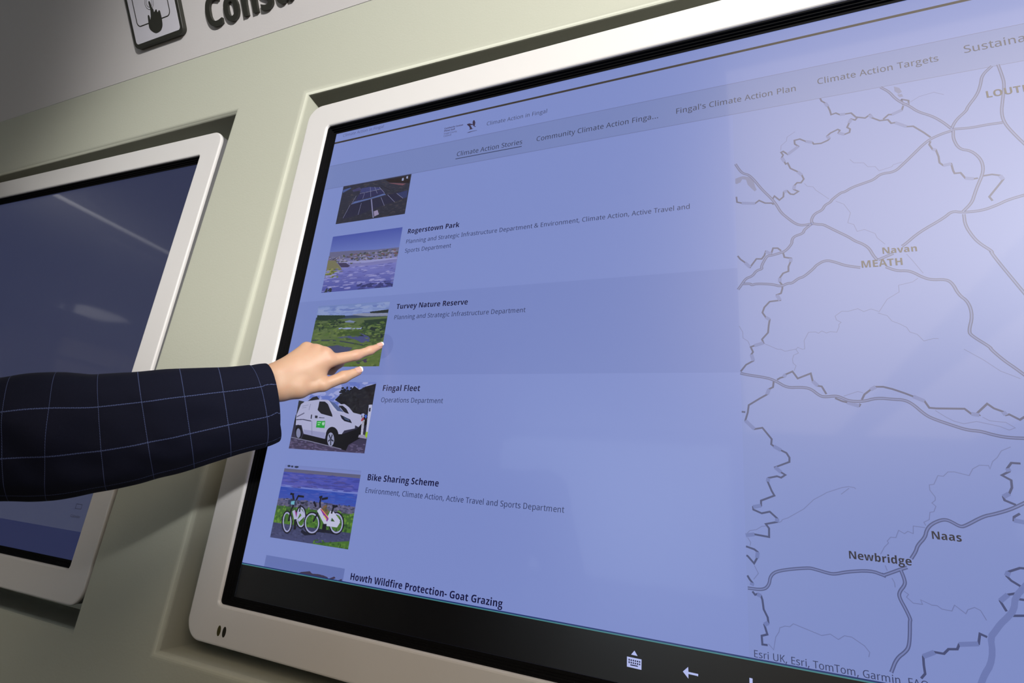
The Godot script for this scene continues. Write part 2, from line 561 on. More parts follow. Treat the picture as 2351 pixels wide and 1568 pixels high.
func story_page(t: Node3D) -> void:
	var head_low := 0.2228; var nav_top := 0.1683; var nav_low := 0.113
	var row_top := -0.1336; var row_low := -0.2776; var page_low := -0.5989; var map_left := 0.7224
	var thumb := Vector2(0.1622, 0.1176); var pitch := 0.145
	ink = {
		"page": screen_ink(PAGE_R, PAGE_G, PAGE_B), "nav": screen_ink(PAGE_R * 0.86, PAGE_G * 0.87, PAGE_B * 0.85), "row": screen_ink(PAGE_R * 0.89, PAGE_G * 0.90, PAGE_B * 0.93),
		"map": screen_ink(PAGE_R * 0.98, PAGE_G * 0.98, PAGE_B * 0.96), "rule": screen_ink(0.10, 0.12, 0.28), "brown": screen_ink(0.035, 0.027, 0.022), "teal": screen_ink(0.05, 0.20, 0.22), "navy": screen_ink(0.01, 0.03, 0.14),
		"black": screen_ink(0.0, 0.0, 0.0002), "white": screen_ink(0.42, 0.47, 0.80), "key": screen_ink(0.004, 0.005, 0.05),
		"dark": screen_ink(0.022, 0.030, 0.075), "mid": screen_ink(0.05, 0.062, 0.14), "faint": screen_ink(0.085, 0.10, 0.24), "title": screen_ink(0.004, 0.004, 0.042), "sub": screen_ink(0.022, 0.032, 0.105), "logo": screen_ink(0.035, 0.022, 0.055),
		"town": screen_ink(0.05, 0.045, 0.055), "townd": screen_ink(0.012, 0.012, 0.03), "lake": screen_ink(0.13, 0.155, 0.33), "stream": screen_ink(0.125, 0.155, 0.36), "border": screen_ink(0.042, 0.055, 0.155), "pale": screen_ink(0.125, 0.165, 0.40), "road": screen_ink(0.062, 0.080, 0.21), "core": screen_ink(0.145, 0.18, 0.40),
		"ripple": screen_ink(PAGE_R * 0.77, PAGE_G * 0.78, PAGE_B * 0.84),
	}
	var s := Shape.new()
	s.box(Vector3(LCD[0], LCD[2], -0.02), Vector3(LCD[1], LCD[3], 0.0))
	var panel: Node3D = obj("display_panel", s.mesh(), ink.page, t)
	panel_z = 0.00002
	bar(panel, "title_rule", LCD[0], LCD[1], head_low, head_low + 0.0042, ink.brown)
	bar(panel, "navigation_bar", LCD[0], LCD[1], nav_low, nav_top, ink.nav)
	bar(panel, "divider_line", LCD[0], LCD[1], nav_top - 0.0004, nav_top + 0.0003, ink.rule)
	bar(panel, "divider_line", LCD[0], LCD[1], nav_low - 0.0004, nav_low + 0.0003, ink.rule)
	bar(panel, "highlighted_row", LCD[0], map_left, row_low, row_top, ink.row)
	bar(panel, "map", map_left, LCD[1], page_low, nav_low - 0.0004, ink.map)
	bar(panel, "taskbar", LCD[0], LCD[1], LCD[2], page_low, ink.black)
	bar(panel, "page_edge", LCD[0], LCD[1], page_low, page_low + 0.0016, ink.navy)
	bar(panel, "page_edge", LCD[0], LCD[1], page_low - 0.0014, page_low, ink.teal)
	# the round mark that the touch leaves round the fingertip
	var rp := []
	for k in 40:
		rp.append(0.1616 + 0.0225 * cos(TAU * k / 40.0)); rp.append(-0.2275 + 0.0225 * sin(TAU * k / 40.0))
	shape(panel, "touch_ripple", rp, ink.ripple)
	# thumbnails
	for k in 6:
		var im := Image.create(448, 324, false, Image.FORMAT_RGB8)
		match k:
			0: paint_solar(im)
			1: paint_park(im)
			2: paint_reserve(im)
			3: paint_fleet(im)
			4: paint_bikes(im)
			5: paint_howth(im)
		var m := screen_ink(1, 1, 1)
		m.emission = Color.WHITE
		m.emission_operator = BaseMaterial3D.EMISSION_OP_MULTIPLY
		m.emission_texture = ImageTexture.create_from_image(im)
		m.emission_energy_multiplier = 0.86
		var y1 := -pitch * (k - 1); var y0 := y1 - thumb.y
		var v0 := 0.0; var v1 := 1.0
		if k == 0:
			var top := minf(y1, nav_low - 0.0006); v0 = (y1 - top) / thumb.y; y1 = top
		if k == 5:
			var low := maxf(y0, page_low + 0.0016); v1 = (y1 - low) / thumb.y; y0 = low
		panel_z += 0.000004
		var q := Shape.new()
		for c: Vector2 in [Vector2(0, v1), Vector2(1, v1), Vector2(1, v0), Vector2(0, v0)]:
			q.put(Vector3(c.x * thumb.x, lerpf(y1, y0, (c.y - v0) / (v1 - v0)), panel_z), Vector3.BACK, c)
		q.tri(0, 1, 2); q.tri(0, 2, 3)
		obj("thumbnail", q.mesh(), m, panel).set_meta("label", ["solar panels on a roof", "mudflats of a park under blue sky", "green nature reserve with ponds", "white van at a charger", "two white and purple share bikes by the water", "hill top under pale sky"][k])
	# map lines
	panel_z += 0.000004
	pens = {"parent": panel, "z": panel_z}
	lake([0.7233, 0.0038, 0.7299, 0.0059, 0.7333, 0.0063, 0.7409, 0.0034, 0.7466, -0.0046, 0.748, -0.0123, 0.7499, -0.0184, 0.7473, -0.0206, 0.7429, -0.0146, 0.7389, -0.0086, 0.737, -0.0003, 0.7323, 0.0016, 0.7296, -0.0033, 0.7248, -0.0052, 0.7231, -0.0038])
	lake([0.9192, 0.1099, 0.9247, 0.1063, 0.9269, 0.0993, 0.9231, 0.0971, 0.9192, 0.1024])
	lake([0.9216, 0.0964, 0.9266, 0.0962, 0.9276, 0.0917, 0.9233, 0.0917])
	stream([0.8012, 0.0653, 0.791, 0.0588, 0.7898, 0.0524, 0.7829, 0.0462, 0.7822, 0.0388])
	stream([0.7223, -0.2157, 0.7264, -0.224, 0.7265, -0.2321, 0.7323, -0.2368, 0.7344, -0.2431])
	stream([0.7502, -0.24, 0.7657, -0.2483, 0.7694, -0.2484, 0.7737, -0.2511, 0.7863, -0.2484, 0.7878, -0.2463, 0.7927, -0.249, 0.7953, -0.2486, 0.7952, -0.2379, 0.8005, -0.2274, 0.8084, -0.2272, 0.8111, -0.2291, 0.8148, -0.2262, 0.8196, -0.229, 0.8239, -0.2274, 0.8304, -0.2285, 0.8334, -0.2214, 0.8332, -0.2189, 0.8358, -0.216, 0.8312, -0.2128, 0.8302, -0.2076, 0.8375, -0.2019, 0.8445, -0.2023, 0.8543, -0.1994, 0.8601, -0.2036, 0.8678, -0.2006, 0.8755, -0.2045, 0.8848, -0.1894, 0.8974, -0.1809, 0.8976, -0.1724, 0.9116, -0.1692, 0.9172, -0.165])
	stream([0.8741, -0.2061, 0.883, -0.2099, 0.8869, -0.2168, 0.8943, -0.2208, 0.9003, -0.2252, 0.9029, -0.231, 0.9095, -0.234, 0.9149, -0.2422, 0.9238, -0.2397, 0.9286, -0.2399])
	stream([0.7855, -0.2485, 0.7882, -0.2537, 0.783, -0.2561, 0.7813, -0.2612, 0.7817, -0.2663, 0.7848, -0.2697, 0.7823, -0.276])
	stream([0.8079, -0.0182, 0.8107, -0.0228, 0.8176, -0.025, 0.8204, -0.0305, 0.8346, -0.0462])
	stream([0.8418, -0.0503, 0.8503, -0.056, 0.8566, -0.0694, 0.8526, -0.0832, 0.8589, -0.0864, 0.8617, -0.0966, 0.8696, -0.0948, 0.8802, -0.1017, 0.8818, -0.1078, 0.8892, -0.1174])
	stream([0.8617, 0.0088, 0.8658, 0.0029, 0.8766, 0.0008, 0.8805, -0.0059, 0.8883, -0.0069, 0.892, -0.014, 0.9059, -0.0106, 0.9075, -0.008, 0.9176, -0.0055])
	stream([0.9338, 0.0812, 0.9443, 0.0874, 0.96, 0.0901, 0.9696, 0.0839])
	stream([0.9093, -0.1327, 0.9149, -0.1429, 0.9229, -0.1591])
	stream([0.832, -0.3068, 0.8463, -0.3012, 0.8514, -0.3027])
	stream([0.9167, -0.3218, 0.9253, -0.3289, 0.9318, -0.3331, 0.94, -0.3357, 0.9511, -0.3329, 0.9613, -0.3354, 0.9698, -0.3376, 0.9769, -0.3412, 0.9821, -0.3386, 0.9753, -0.3332, 0.9623, -0.3319, 0.9567, -0.3281])
	stream([0.9499, -0.2528, 0.9652, -0.2652, 0.9782, -0.2781, 0.9865, -0.2825, 0.9935, -0.2865])
	stream([0.7572, -0.4543, 0.76, -0.4529, 0.7615, -0.4506, 0.767, -0.4483, 0.7837, -0.437, 0.7942, -0.4259, 0.8045, -0.4193, 0.8072, -0.4173, 0.8225, -0.4107, 0.829, -0.4091, 0.8346, -0.4097, 0.8358, -0.4111])
	stream([0.8214, -0.4179, 0.8295, -0.4108])
	stream([0.7447, -0.4592, 0.7398, -0.4601, 0.734, -0.4643, 0.727, -0.4661, 0.7237, -0.4698])
	stream([0.7246, -0.474, 0.7276, -0.4788, 0.7268, -0.4825])
	stream([0.7306, -0.5031, 0.7345, -0.511, 0.7294, -0.5179])
	stream([0.7418, -0.5808, 0.7468, -0.5858, 0.7493, -0.5731, 0.7528, -0.5673, 0.7537, -0.5632, 0.7589, -0.5607, 0.7634, -0.5606, 0.7671, -0.5571, 0.7933, -0.564, 0.8014, -0.5613, 0.8084, -0.5652, 0.8141, -0.5607, 0.8206, -0.5609, 0.8313, -0.5671, 0.8354, -0.5724, 0.8342, -0.5769])
	stream([0.8948, -0.4456, 0.8846, -0.445, 0.8838, -0.4527, 0.8794, -0.4508, 0.8762, -0.4535, 0.8713, -0.4507, 0.8682, -0.4583, 0.8635, -0.4585, 0.8602, -0.4626, 0.8612, -0.4644, 0.8572, -0.4689, 0.853, -0.4766])
	stream([0.8956, -0.4435, 0.8942, -0.4403, 0.8991, -0.4372, 0.9005, -0.4298, 0.904, -0.4288, 0.9063, -0.4232, 0.9032, -0.4201, 0.9064, -0.4172, 0.9067, -0.4138, 0.9029, -0.4073, 0.9029, -0.4018, 0.907, -0.4008, 0.9114, -0.3916, 0.916, -0.392, 0.9205, -0.3872, 0.9261, -0.3868, 0.938, -0.3898, 0.9417, -0.3828, 0.9477, -0.3786, 0.9553, -0.3785, 0.956, -0.3819, 0.9591, -0.3742, 0.9634, -0.3699, 0.9676, -0.3629, 0.9757, -0.3585])
	stream([0.8702, -0.5099, 0.8739, -0.5125, 0.8719, -0.5153, 0.8771, -0.5202, 0.8848, -0.5202, 0.8836, -0.5161, 0.8925, -0.5197, 0.8969, -0.5196, 0.9004, -0.5221, 0.9083, -0.5227, 0.9111, -0.5169, 0.9193, -0.5234, 0.9213, -0.5195, 0.9269, -0.5166, 0.9313, -0.5186, 0.9349, -0.5268])
	stream([0.8562, -0.4871, 0.8575, -0.4921])
	stream([0.861, -0.4988, 0.8629, -0.503, 0.863, -0.5074])
	border([0.8344, 0.1128, 0.8357, 0.108, 0.8398, 0.1036, 0.8426, 0.0974, 0.8445, 0.0903, 0.8456, 0.0829, 0.8511, 0.0843, 0.8556, 0.0806, 0.8617, 0.0802, 0.8686, 0.0801, 0.8734, 0.0725, 0.8836, 0.0685, 0.8892, 0.0725, 0.891, 0.0673, 0.8993, 0.0607, 0.908, 0.0602, 0.9111, 0.0539, 0.9154, 0.054, 0.9267, 0.0452, 0.9336, 0.0442, 0.9435, 0.0324, 0.9495, 0.0241])
	border([0.8748, 0.0711, 0.8723, 0.068, 0.8679, 0.0706, 0.8652, 0.0649, 0.8624, 0.0586, 0.8656, 0.0552, 0.8645, 0.0502, 0.8586, 0.0483, 0.852, 0.0519, 0.8538, 0.0558, 0.8516, 0.0578, 0.8428, 0.0539, 0.8387, 0.05, 0.8411, 0.0453, 0.839, 0.0431, 0.831, 0.04, 0.8223, 0.0407, 0.8209, 0.0437, 0.8131, 0.0469, 0.8062, 0.0522, 0.7996, 0.0514, 0.7997, 0.0455, 0.8039, 0.0408, 0.7904, 0.0307, 0.785, 0.0366, 0.7824, 0.0355, 0.7847, 0.0307, 0.7829, 0.0268, 0.7858, 0.0198, 0.7872, 0.0158, 0.7897, 0.0169, 0.7925, 0.0079, 0.801, 0.0011, 0.8055, -0.0049, 0.8075, -0.0114, 0.804, -0.0165, 0.7993, -0.0157, 0.796, -0.0193, 0.7949, -0.0253, 0.8002, -0.0292, 0.7945, -0.0329, 0.7906, -0.0317, 0.7868, -0.026, 0.7828, -0.0274, 0.782, -0.0345, 0.777, -0.0388, 0.7713, -0.0317, 0.7691, -0.0355])
	border([0.7239, -0.0253, 0.7245, -0.0339, 0.7304, -0.0363, 0.7471, -0.0394, 0.7522, -0.0355, 0.7595, -0.0407, 0.7676, -0.042, 0.7699, -0.0444])
	border([0.7232, -0.116, 0.7264, -0.1213, 0.732, -0.1267, 0.7379, -0.1341, 0.7459, -0.1227, 0.7523, -0.1234, 0.7556, -0.1187, 0.7575, -0.113, 0.7636, -0.1176, 0.7664, -0.1092, 0.7718, -0.1098, 0.7756, -0.114])
	border([0.7778, -0.1169, 0.779, -0.1237, 0.7866, -0.1259, 0.7856, -0.131, 0.783, -0.1374, 0.7827, -0.1439, 0.7764, -0.1462, 0.7723, -0.1524, 0.772, -0.1579, 0.7749, -0.1628, 0.7746, -0.1674, 0.7728, -0.1737, 0.7678, -0.1757, 0.7713, -0.1832, 0.7593, -0.1843, 0.7528, -0.1917, 0.7503, -0.1988, 0.7539, -0.2054, 0.7583, -0.2087, 0.7569, -0.2163, 0.7557, -0.226, 0.7485, -0.2346, 0.7499, -0.2395, 0.7394, -0.2428, 0.7351, -0.2444, 0.7376, -0.2511, 0.7356, -0.2541, 0.7356, -0.2543, 0.7376, -0.2626, 0.729, -0.2677, 0.7226, -0.2763])
	border([0.9031, 0.062, 0.9095, 0.0678, 0.913, 0.067, 0.9243, 0.0715, 0.9262, 0.0773])
	border([0.9251, 0.0881, 0.9326, 0.0841, 0.9321, 0.079, 0.9264, 0.0794, 0.9251, 0.0881])
	border([0.9488, 0.0183, 0.947, 0.0138, 0.9496, 0.0064, 0.9528, 0.0048, 0.9544, -0.0052, 0.9543, -0.0116, 0.9544, -0.014, 0.9576, -0.0184, 0.9655, -0.0175, 0.9663, -0.0275, 0.9672, -0.0314, 0.973, -0.0316, 0.9765, -0.0396, 0.9844, -0.0419, 0.9883, -0.0417])
	border([0.9923, -0.0396, 1.0017, -0.039, 1.0087, -0.0416, 1.011, -0.0474, 1.0051, -0.0554, 0.9955, -0.0681, 0.9978, -0.0738])
	border([0.7632, -0.2872, 0.767, -0.2847, 0.7703, -0.2838, 0.773, -0.2805, 0.7805, -0.2768, 0.7857, -0.2856, 0.7999, -0.2794, 0.8014, -0.2889, 0.8063, -0.2946, 0.8104, -0.2954, 0.8146, -0.3046])
	border([0.7595, -0.2888, 0.7584, -0.2964, 0.7539, -0.2989, 0.7514, -0.3056, 0.7439, -0.3102, 0.7305, -0.3192, 0.7291, -0.3283, 0.7261, -0.3383, 0.7359, -0.3485, 0.7447, -0.3466, 0.7543, -0.3598, 0.7535, -0.3659, 0.7561, -0.3681, 0.7637, -0.3725, 0.7692, -0.3753, 0.7721, -0.3805, 0.7718, -0.3855, 0.7565, -0.3925, 0.7625, -0.3979, 0.7669, -0.4006, 0.7623, -0.404, 0.7581, -0.4027, 0.7489, -0.4053, 0.748, -0.4095, 0.7518, -0.4198, 0.7544, -0.4248, 0.7401, -0.4316, 0.7399, -0.4372, 0.7314, -0.4395, 0.7316, -0.4424, 0.7403, -0.4457, 0.7488, -0.4431, 0.7561, -0.4497, 0.7559, -0.4537, 0.7441, -0.4571, 0.7473, -0.4615, 0.747, -0.4709, 0.7318, -0.4696, 0.7226, -0.4717])
	border([0.7223, -0.3276, 0.7264, -0.3279])
	border([0.8231, -0.3093, 0.8296, -0.3127, 0.8348, -0.3142, 0.8463, -0.3183, 0.8478, -0.3156])
	border([0.8495, -0.3109, 0.8526, -0.3046, 0.8589, -0.2991, 0.8643, -0.2956, 0.8714, -0.2956, 0.88, -0.2982, 0.8908, -0.3028, 0.8985, -0.3065, 0.9082, -0.3116, 0.9117, -0.319, 0.9181, -0.3196, 0.9425, -0.3195, 0.9476, -0.3248, 0.9542, -0.3261, 0.9528, -0.3239, 0.9624, -0.3137, 0.9674, -0.3186, 0.9746, -0.322, 0.9763, -0.3255, 0.9791, -0.3247, 0.987, -0.3301, 0.9935, -0.3251])
	border([0.7225, -0.4837, 0.7312, -0.4859, 0.7346, -0.4884, 0.7337, -0.4949, 0.7304, -0.501, 0.724, -0.494, 0.7226, -0.4934])
	border([0.723, -0.5146, 0.7253, -0.5185, 0.728, -0.5216, 0.7272, -0.5245])
	border([0.7277, -0.5306, 0.7303, -0.5337, 0.7324, -0.5327, 0.7364, -0.5341, 0.7376, -0.538, 0.7385, -0.5473, 0.7422, -0.5548, 0.7427, -0.56, 0.7386, -0.5627, 0.7412, -0.5718, 0.7355, -0.5741, 0.7359, -0.5825, 0.7411, -0.5823])
	border([0.9813, -0.3749, 0.974, -0.3747, 0.9701, -0.3803, 0.9712, -0.3835, 0.9648, -0.3876, 0.9716, -0.3921, 0.9712, -0.3993, 0.9683, -0.4054, 0.9631, -0.4091, 0.9637, -0.4123, 0.972, -0.4161])
	border([0.974, -0.4242, 0.9689, -0.4279, 0.9684, -0.4311, 0.9784, -0.4326])
	border([0.9724, -0.4753, 0.9669, -0.4755, 0.9577, -0.48, 0.9557, -0.4842, 0.9587, -0.488, 0.9656, -0.4924, 0.9612, -0.4989, 0.9544, -0.5011, 0.9477, -0.5077, 0.9514, -0.5163])
	border([0.9335, -0.5416, 0.9282, -0.5396, 0.926, -0.5487, 0.9107, -0.5519, 0.9087, -0.5564, 0.9017, -0.5576, 0.8975, -0.5624, 0.8901, -0.5623, 0.8804, -0.5679, 0.8801, -0.5755, 0.8804, -0.583, 0.8767, -0.5877])
	border([0.9585, -0.5038, 0.9684, -0.5041])
	border([0.9665, -0.5177, 0.9554, -0.5195])
	border([0.9426, -0.5297, 0.9526, -0.5217])
	road([0.7239, 0.0277, 0.7301, 0.0145, 0.7343, 0.0099, 0.7402, 0.0073, 0.7467, -0.0014, 0.7562, -0.0189, 0.7678, -0.0353, 0.7731, -0.0454, 0.7781, -0.0582, 0.7856, -0.0673, 0.7923, -0.0751, 0.7983, -0.0794, 0.8051, -0.0803, 0.8136, -0.079, 0.8195, -0.0812, 0.8255, -0.082, 0.8311, -0.0866, 0.8416, -0.095, 0.8519, -0.1029, 0.8585, -0.1097, 0.8659, -0.1142, 0.8724, -0.1209, 0.8757, -0.1312, 0.8792, -0.1374])
	road([0.8136, -0.079, 0.8124, -0.0739, 0.8167, -0.0652, 0.8261, -0.0612, 0.8292, -0.0543, 0.8361, -0.0509, 0.8375, -0.0476, 0.8486, -0.0386, 0.8523, -0.0387, 0.8608, -0.0332, 0.8757, -0.0288, 0.8853, -0.026, 0.8931, -0.0186, 0.9079, -0.0188, 0.9179, -0.009, 0.9264, -0.0003, 0.9456, 0.02, 0.9598, 0.0263, 0.9715, 0.0291])
	road([0.8128, -0.0793, 0.8072, -0.084, 0.8036, -0.0874, 0.8022, -0.092, 0.7913, -0.0951, 0.7886, -0.1011, 0.7888, -0.1049, 0.781, -0.1151, 0.7723, -0.1176, 0.7643, -0.1196, 0.7596, -0.1196, 0.7571, -0.1224, 0.7511, -0.1343, 0.7525, -0.1378, 0.7453, -0.1396, 0.7402, -0.1473, 0.7325, -0.1495, 0.7279, -0.1567, 0.7224, -0.1649])
	road([0.7287, -0.1573, 0.7375, -0.1575, 0.739, -0.16, 0.7447, -0.1581, 0.7642, -0.1606, 0.7729, -0.1645, 0.7819, -0.1601, 0.7856, -0.1613, 0.7935, -0.1546, 0.7995, -0.1533, 0.8121, -0.1419, 0.8137, -0.1389, 0.8248, -0.1321, 0.8358, -0.1364, 0.8454, -0.1419, 0.8613, -0.1461])
	road([0.9046, 0.1127, 0.9134, 0.1029, 0.9182, 0.092, 0.9246, 0.083, 0.9325, 0.0758, 0.9406, 0.0645, 0.9541, 0.0551, 0.9638, 0.0438, 0.9712, 0.0322])
	road([1.0213, 0.1139, 1.0101, 0.1028, 1.0071, 0.0893, 1.0021, 0.0754, 0.9903, 0.0594, 0.9891, 0.0547, 0.9772, 0.0436, 0.9711, 0.0312])
	road([0.9717, 0.0311, 0.9899, 0.0289, 1.0061, 0.0301, 1.0206, 0.0297])
	road([1.0272, 0.1143, 1.0289, 0.0975, 1.0295, 0.0832, 1.0248, 0.0616, 1.0211, 0.043, 1.0222, 0.0283, 1.0287, 0.0117, 1.0381, -0.0079])
	road([0.9728, 0.0289, 0.9714, 0.0165, 0.9755, 0.0012, 0.9866, -0.003, 0.994, -0.0157, 0.9951, -0.0273, 0.9932, -0.037, 0.9888, -0.0472, 0.9862, -0.0531, 0.9826, -0.0625, 0.9787, -0.0735, 0.9693, -0.0837])
	road([0.9057, -0.1219, 0.9085, -0.1204, 0.9246, -0.1054, 0.9502, -0.09, 0.9588, -0.0818, 0.968, -0.0849, 0.9865, -0.0853, 1.0019, -0.0797, 1.0109, -0.0749, 1.0294, -0.07])
	road([0.9695, -0.0873, 0.969, -0.1022, 0.9745, -0.1185, 0.98, -0.1277, 0.9895, -0.138, 0.9876, -0.1392, 1.0118, -0.1947])
	road([0.8803, -0.1375, 0.8962, -0.1307])
	road([0.8872, -0.1476, 0.8974, -0.1538, 0.9078, -0.1543, 0.914, -0.1575, 0.9211, -0.1637, 0.9296, -0.1682, 0.9433, -0.1685, 0.9489, -0.1739, 0.9527, -0.1882, 0.9606, -0.1976, 0.9622, -0.2145, 0.9565, -0.2323, 0.9587, -0.2378, 0.9732, -0.2513, 0.973, -0.2533, 0.9825, -0.2663, 0.9898, -0.2738, 0.9992, -0.2847])
	road([0.7221, -0.2785, 0.7298, -0.2807, 0.7471, -0.2837, 0.7559, -0.2859, 0.7631, -0.2897, 0.7737, -0.2971, 0.788, -0.2963, 0.7985, -0.2978, 0.807, -0.3063, 0.8123, -0.3082, 0.824, -0.3065, 0.8292, -0.3084, 0.8369, -0.3126, 0.8499, -0.3132, 0.8645, -0.3084, 0.8802, -0.3101, 0.8895, -0.3104, 0.897, -0.3148, 0.9062, -0.3258, 0.9128, -0.3307, 0.9301, -0.3378, 0.9421, -0.3424, 0.9532, -0.3431, 0.9637, -0.3468, 0.9753, -0.3491, 0.9901, -0.3492])
	road([0.723, -0.5278, 0.7386, -0.5277, 0.7449, -0.522, 0.7467, -0.5114, 0.755, -0.5052, 0.7841, -0.4986, 0.7905, -0.4992, 0.8048, -0.502, 0.8104, -0.5016, 0.8211, -0.4979, 0.8426, -0.4938, 0.8541, -0.4971, 0.8541, -0.4971, 0.8693, -0.4893])
	road([0.8693, -0.4893, 0.8719, -0.4986, 0.8719, -0.5036, 0.8661, -0.5114, 0.8656, -0.5165, 0.8702, -0.527, 0.8733, -0.5358, 0.8725, -0.5375, 0.8716, -0.5474, 0.8698, -0.5597, 0.867, -0.5655, 0.858, -0.5737, 0.8523, -0.5872])
	road([0.8693, -0.4893, 0.8753, -0.4866])
	road([0.8796, -0.4777, 0.8844, -0.47, 0.8864, -0.4639, 0.8938, -0.4552, 0.8957, -0.4478, 0.9003, -0.4417, 0.9081, -0.437, 0.9133, -0.4358, 0.9176, -0.4374, 0.9247, -0.4419, 0.9293, -0.4401, 0.9445, -0.4296, 0.9534, -0.4268, 0.9672, -0.421, 0.9813, -0.4121])
	wide([0.9705, -0.4891, 0.9597, -0.5024, 0.9572, -0.514, 0.9517, -0.5212, 0.9453, -0.5281, 0.9404, -0.5353, 0.9361, -0.5412, 0.936, -0.5538, 0.9329, -0.5656, 0.9273, -0.5746, 0.9231, -0.5843])
	panel_z += 0.00003
	words(panel, "tab_text", "Climate Action in Fingal", -0.0302, 0.0731, 0.2364, false, ink.faint)
	words(panel, "head_text", "Climate Action in Fingal", 0.3112, 0.427, 0.187, false, ink.mid)
	words(panel, "nav_text", "Climate Action Stories", 0.2567, 0.3858, 0.1323, false, ink.dark)
	words(panel, "nav_text", "Community Climate Action Finga...", 0.4125, 0.6153, 0.1318, false, ink.dark)
	words(panel, "nav_text", "Fingal's Climate Action Plan", 0.6425, 0.8056, 0.1331, false, ink.dark)
	words(panel, "nav_text", "Climate Action Targets", 0.8329, 0.9701, 0.1368, false, ink.dark)
	words(panel, "nav_text", "Sustaina", 0.9973, 1.0574, 0.1411, false, ink.dark)
	words(panel, "title_text", "Rogerstown Park", 0.1758, 0.2822, -0.0151, true, ink.title)
	words(panel, "sub_text", "Planning and Strategic Infrastructure Department & Environment, Climate Action, Active Travel and", 0.1759, 0.6618, -0.035, false, ink.sub)
	words(panel, "sub_text", "Sports Department", 0.1764, 0.2709, -0.0531, false, ink.sub)
	words(panel, "title_text", "Turvey Nature Reserve", 0.1781, 0.3175, -0.1606, true, ink.title)
	words(panel, "sub_text", "Planning and Strategic Infrastructure Department", 0.1774, 0.4206, -0.1798, false, ink.sub)
	words(panel, "title_text", "Fingal Fleet", 0.1778, 0.2499, -0.3047, true, ink.title)
	words(panel, "sub_text", "Operations Department", 0.1781, 0.2953, -0.3237, false, ink.sub)
	words(panel, "title_text", "Bike Sharing Scheme", 0.1768, 0.3066, -0.4484, true, ink.title)
	words(panel, "sub_text", "Environment, Climate Action, Active Travel and Sports Department", 0.1768, 0.5024, -0.4674, false, ink.sub)
	words(panel, "title_text", "Howth Wildfire Protection- Goat Grazing", 0.1754, 0.426, -0.5935, true, ink.title)
	words(panel, "map_text", "LOUTH", 1.0106, 1.0527, 0.0682, true, ink.town)
	words(panel, "map_text", "Navan", 0.8857, 0.9201, -0.1302, true, ink.town)
	words(panel, "map_text", "MEATH", 0.8627, 0.9043, -0.1466, true, ink.town)
	words(panel, "map_text", "Naas", 0.8997, 0.9242, -0.4561, true, ink.townd)
	words(panel, "map_text", "Newbridge", 0.8242, 0.8796, -0.4843, true, ink.townd)
	words(panel, "credit_text", "Esri UK, Esri, TomTom, Garmin, FAO", 0.7274, 0.8823, -0.5962, false, ink.sub)
	words(panel, "logo_text", "Comhairle Contae", 0.2208, 0.2608, 0.1989, true, ink.logo)
	words(panel, "logo_text", "Fhine Gall", 0.2212, 0.2439, 0.1934, true, ink.logo)
	words(panel, "logo_text", "Fingal County", 0.2216, 0.2494, 0.1873, false, ink.logo)
	words(panel, "logo_text", "Council", 0.2216, 0.2376, 0.1818, false, ink.logo)
	shape(panel, "keyboard_icon", [0.5902, -0.6206, 0.6071, -0.6207, 0.6072, -0.6314, 0.5904, -0.6311], ink.white)
	shape(panel, "up_arrow_icon", [0.5987, -0.613, 0.6025, -0.618, 0.5949, -0.6178], ink.white)
	shape(panel, "back_arrow_icon", [0.6531, -0.6243, 0.6588, -0.6186, 0.6591, -0.6235, 0.6681, -0.6236, 0.6695, -0.6236, 0.6694, -0.626, 0.668, -0.6258, 0.6591, -0.6256, 0.6591, -0.6303], ink.white)
	shape(panel, "key_icon", [0.5921, -0.6226, 0.5936, -0.6226, 0.5937, -0.6244, 0.5921, -0.6244], ink.key)
	shape(panel, "key_icon", [0.5945, -0.6227, 0.596, -0.6227, 0.5961, -0.6244, 0.5945, -0.6244], ink.key)
	shape(panel, "key_icon", [0.5969, -0.6227, 0.5985, -0.6227, 0.5985, -0.6244, 0.597, -0.6244], ink.key)
	shape(panel, "key_icon", [0.5993, -0.6227, 0.6009, -0.6227, 0.6009, -0.6244, 0.5994, -0.6244], ink.key)
	shape(panel, "key_icon", [0.6017, -0.6227, 0.6033, -0.6227, 0.6033, -0.6244, 0.6018, -0.6244], ink.key)
	shape(panel, "key_icon", [0.6041, -0.6227, 0.6057, -0.6227, 0.6057, -0.6244, 0.6042, -0.6244], ink.key)
	shape(panel, "key_icon", [0.5921, -0.6252, 0.5937, -0.6252, 0.5937, -0.627, 0.5922, -0.627], ink.key)
	shape(panel, "key_icon", [0.5946, -0.6252, 0.5961, -0.6252, 0.5962, -0.627, 0.5946, -0.627], ink.key)
	shape(panel, "key_icon", [0.597, -0.6253, 0.5985, -0.6253, 0.5986, -0.627, 0.597, -0.627], ink.key)
	shape(panel, "key_icon", [0.5994, -0.6253, 0.6009, -0.6253, 0.601, -0.627, 0.5994, -0.627], ink.key)
	shape(panel, "key_icon", [0.6018, -0.6253, 0.6033, -0.6253, 0.6034, -0.627, 0.6018, -0.627], ink.key)
	shape(panel, "key_icon", [0.6042, -0.6253, 0.6057, -0.6253, 0.6058, -0.627, 0.6042, -0.627], ink.key)
	shape(panel, "key_icon", [0.5943, -0.6279, 0.603, -0.6279, 0.6031, -0.6291, 0.5944, -0.6291], ink.key)
	shape(panel, "forward_icon", [0.7219, -0.6171, 0.725, -0.6173, 0.7248, -0.6299, 0.7217, -0.6299], ink.white)
	shape(panel, "council_emblem", [0.269, 0.1998, 0.2743, 0.2003, 0.2812, 0.197, 0.2837, 0.1947, 0.2792, 0.1961, 0.2765, 0.1958, 0.2792, 0.1918, 0.2814, 0.1876, 0.2841, 0.1872, 0.2805, 0.186, 0.2751, 0.1859, 0.277, 0.1877, 0.2747, 0.1934, 0.271, 0.1965], ink.logo)
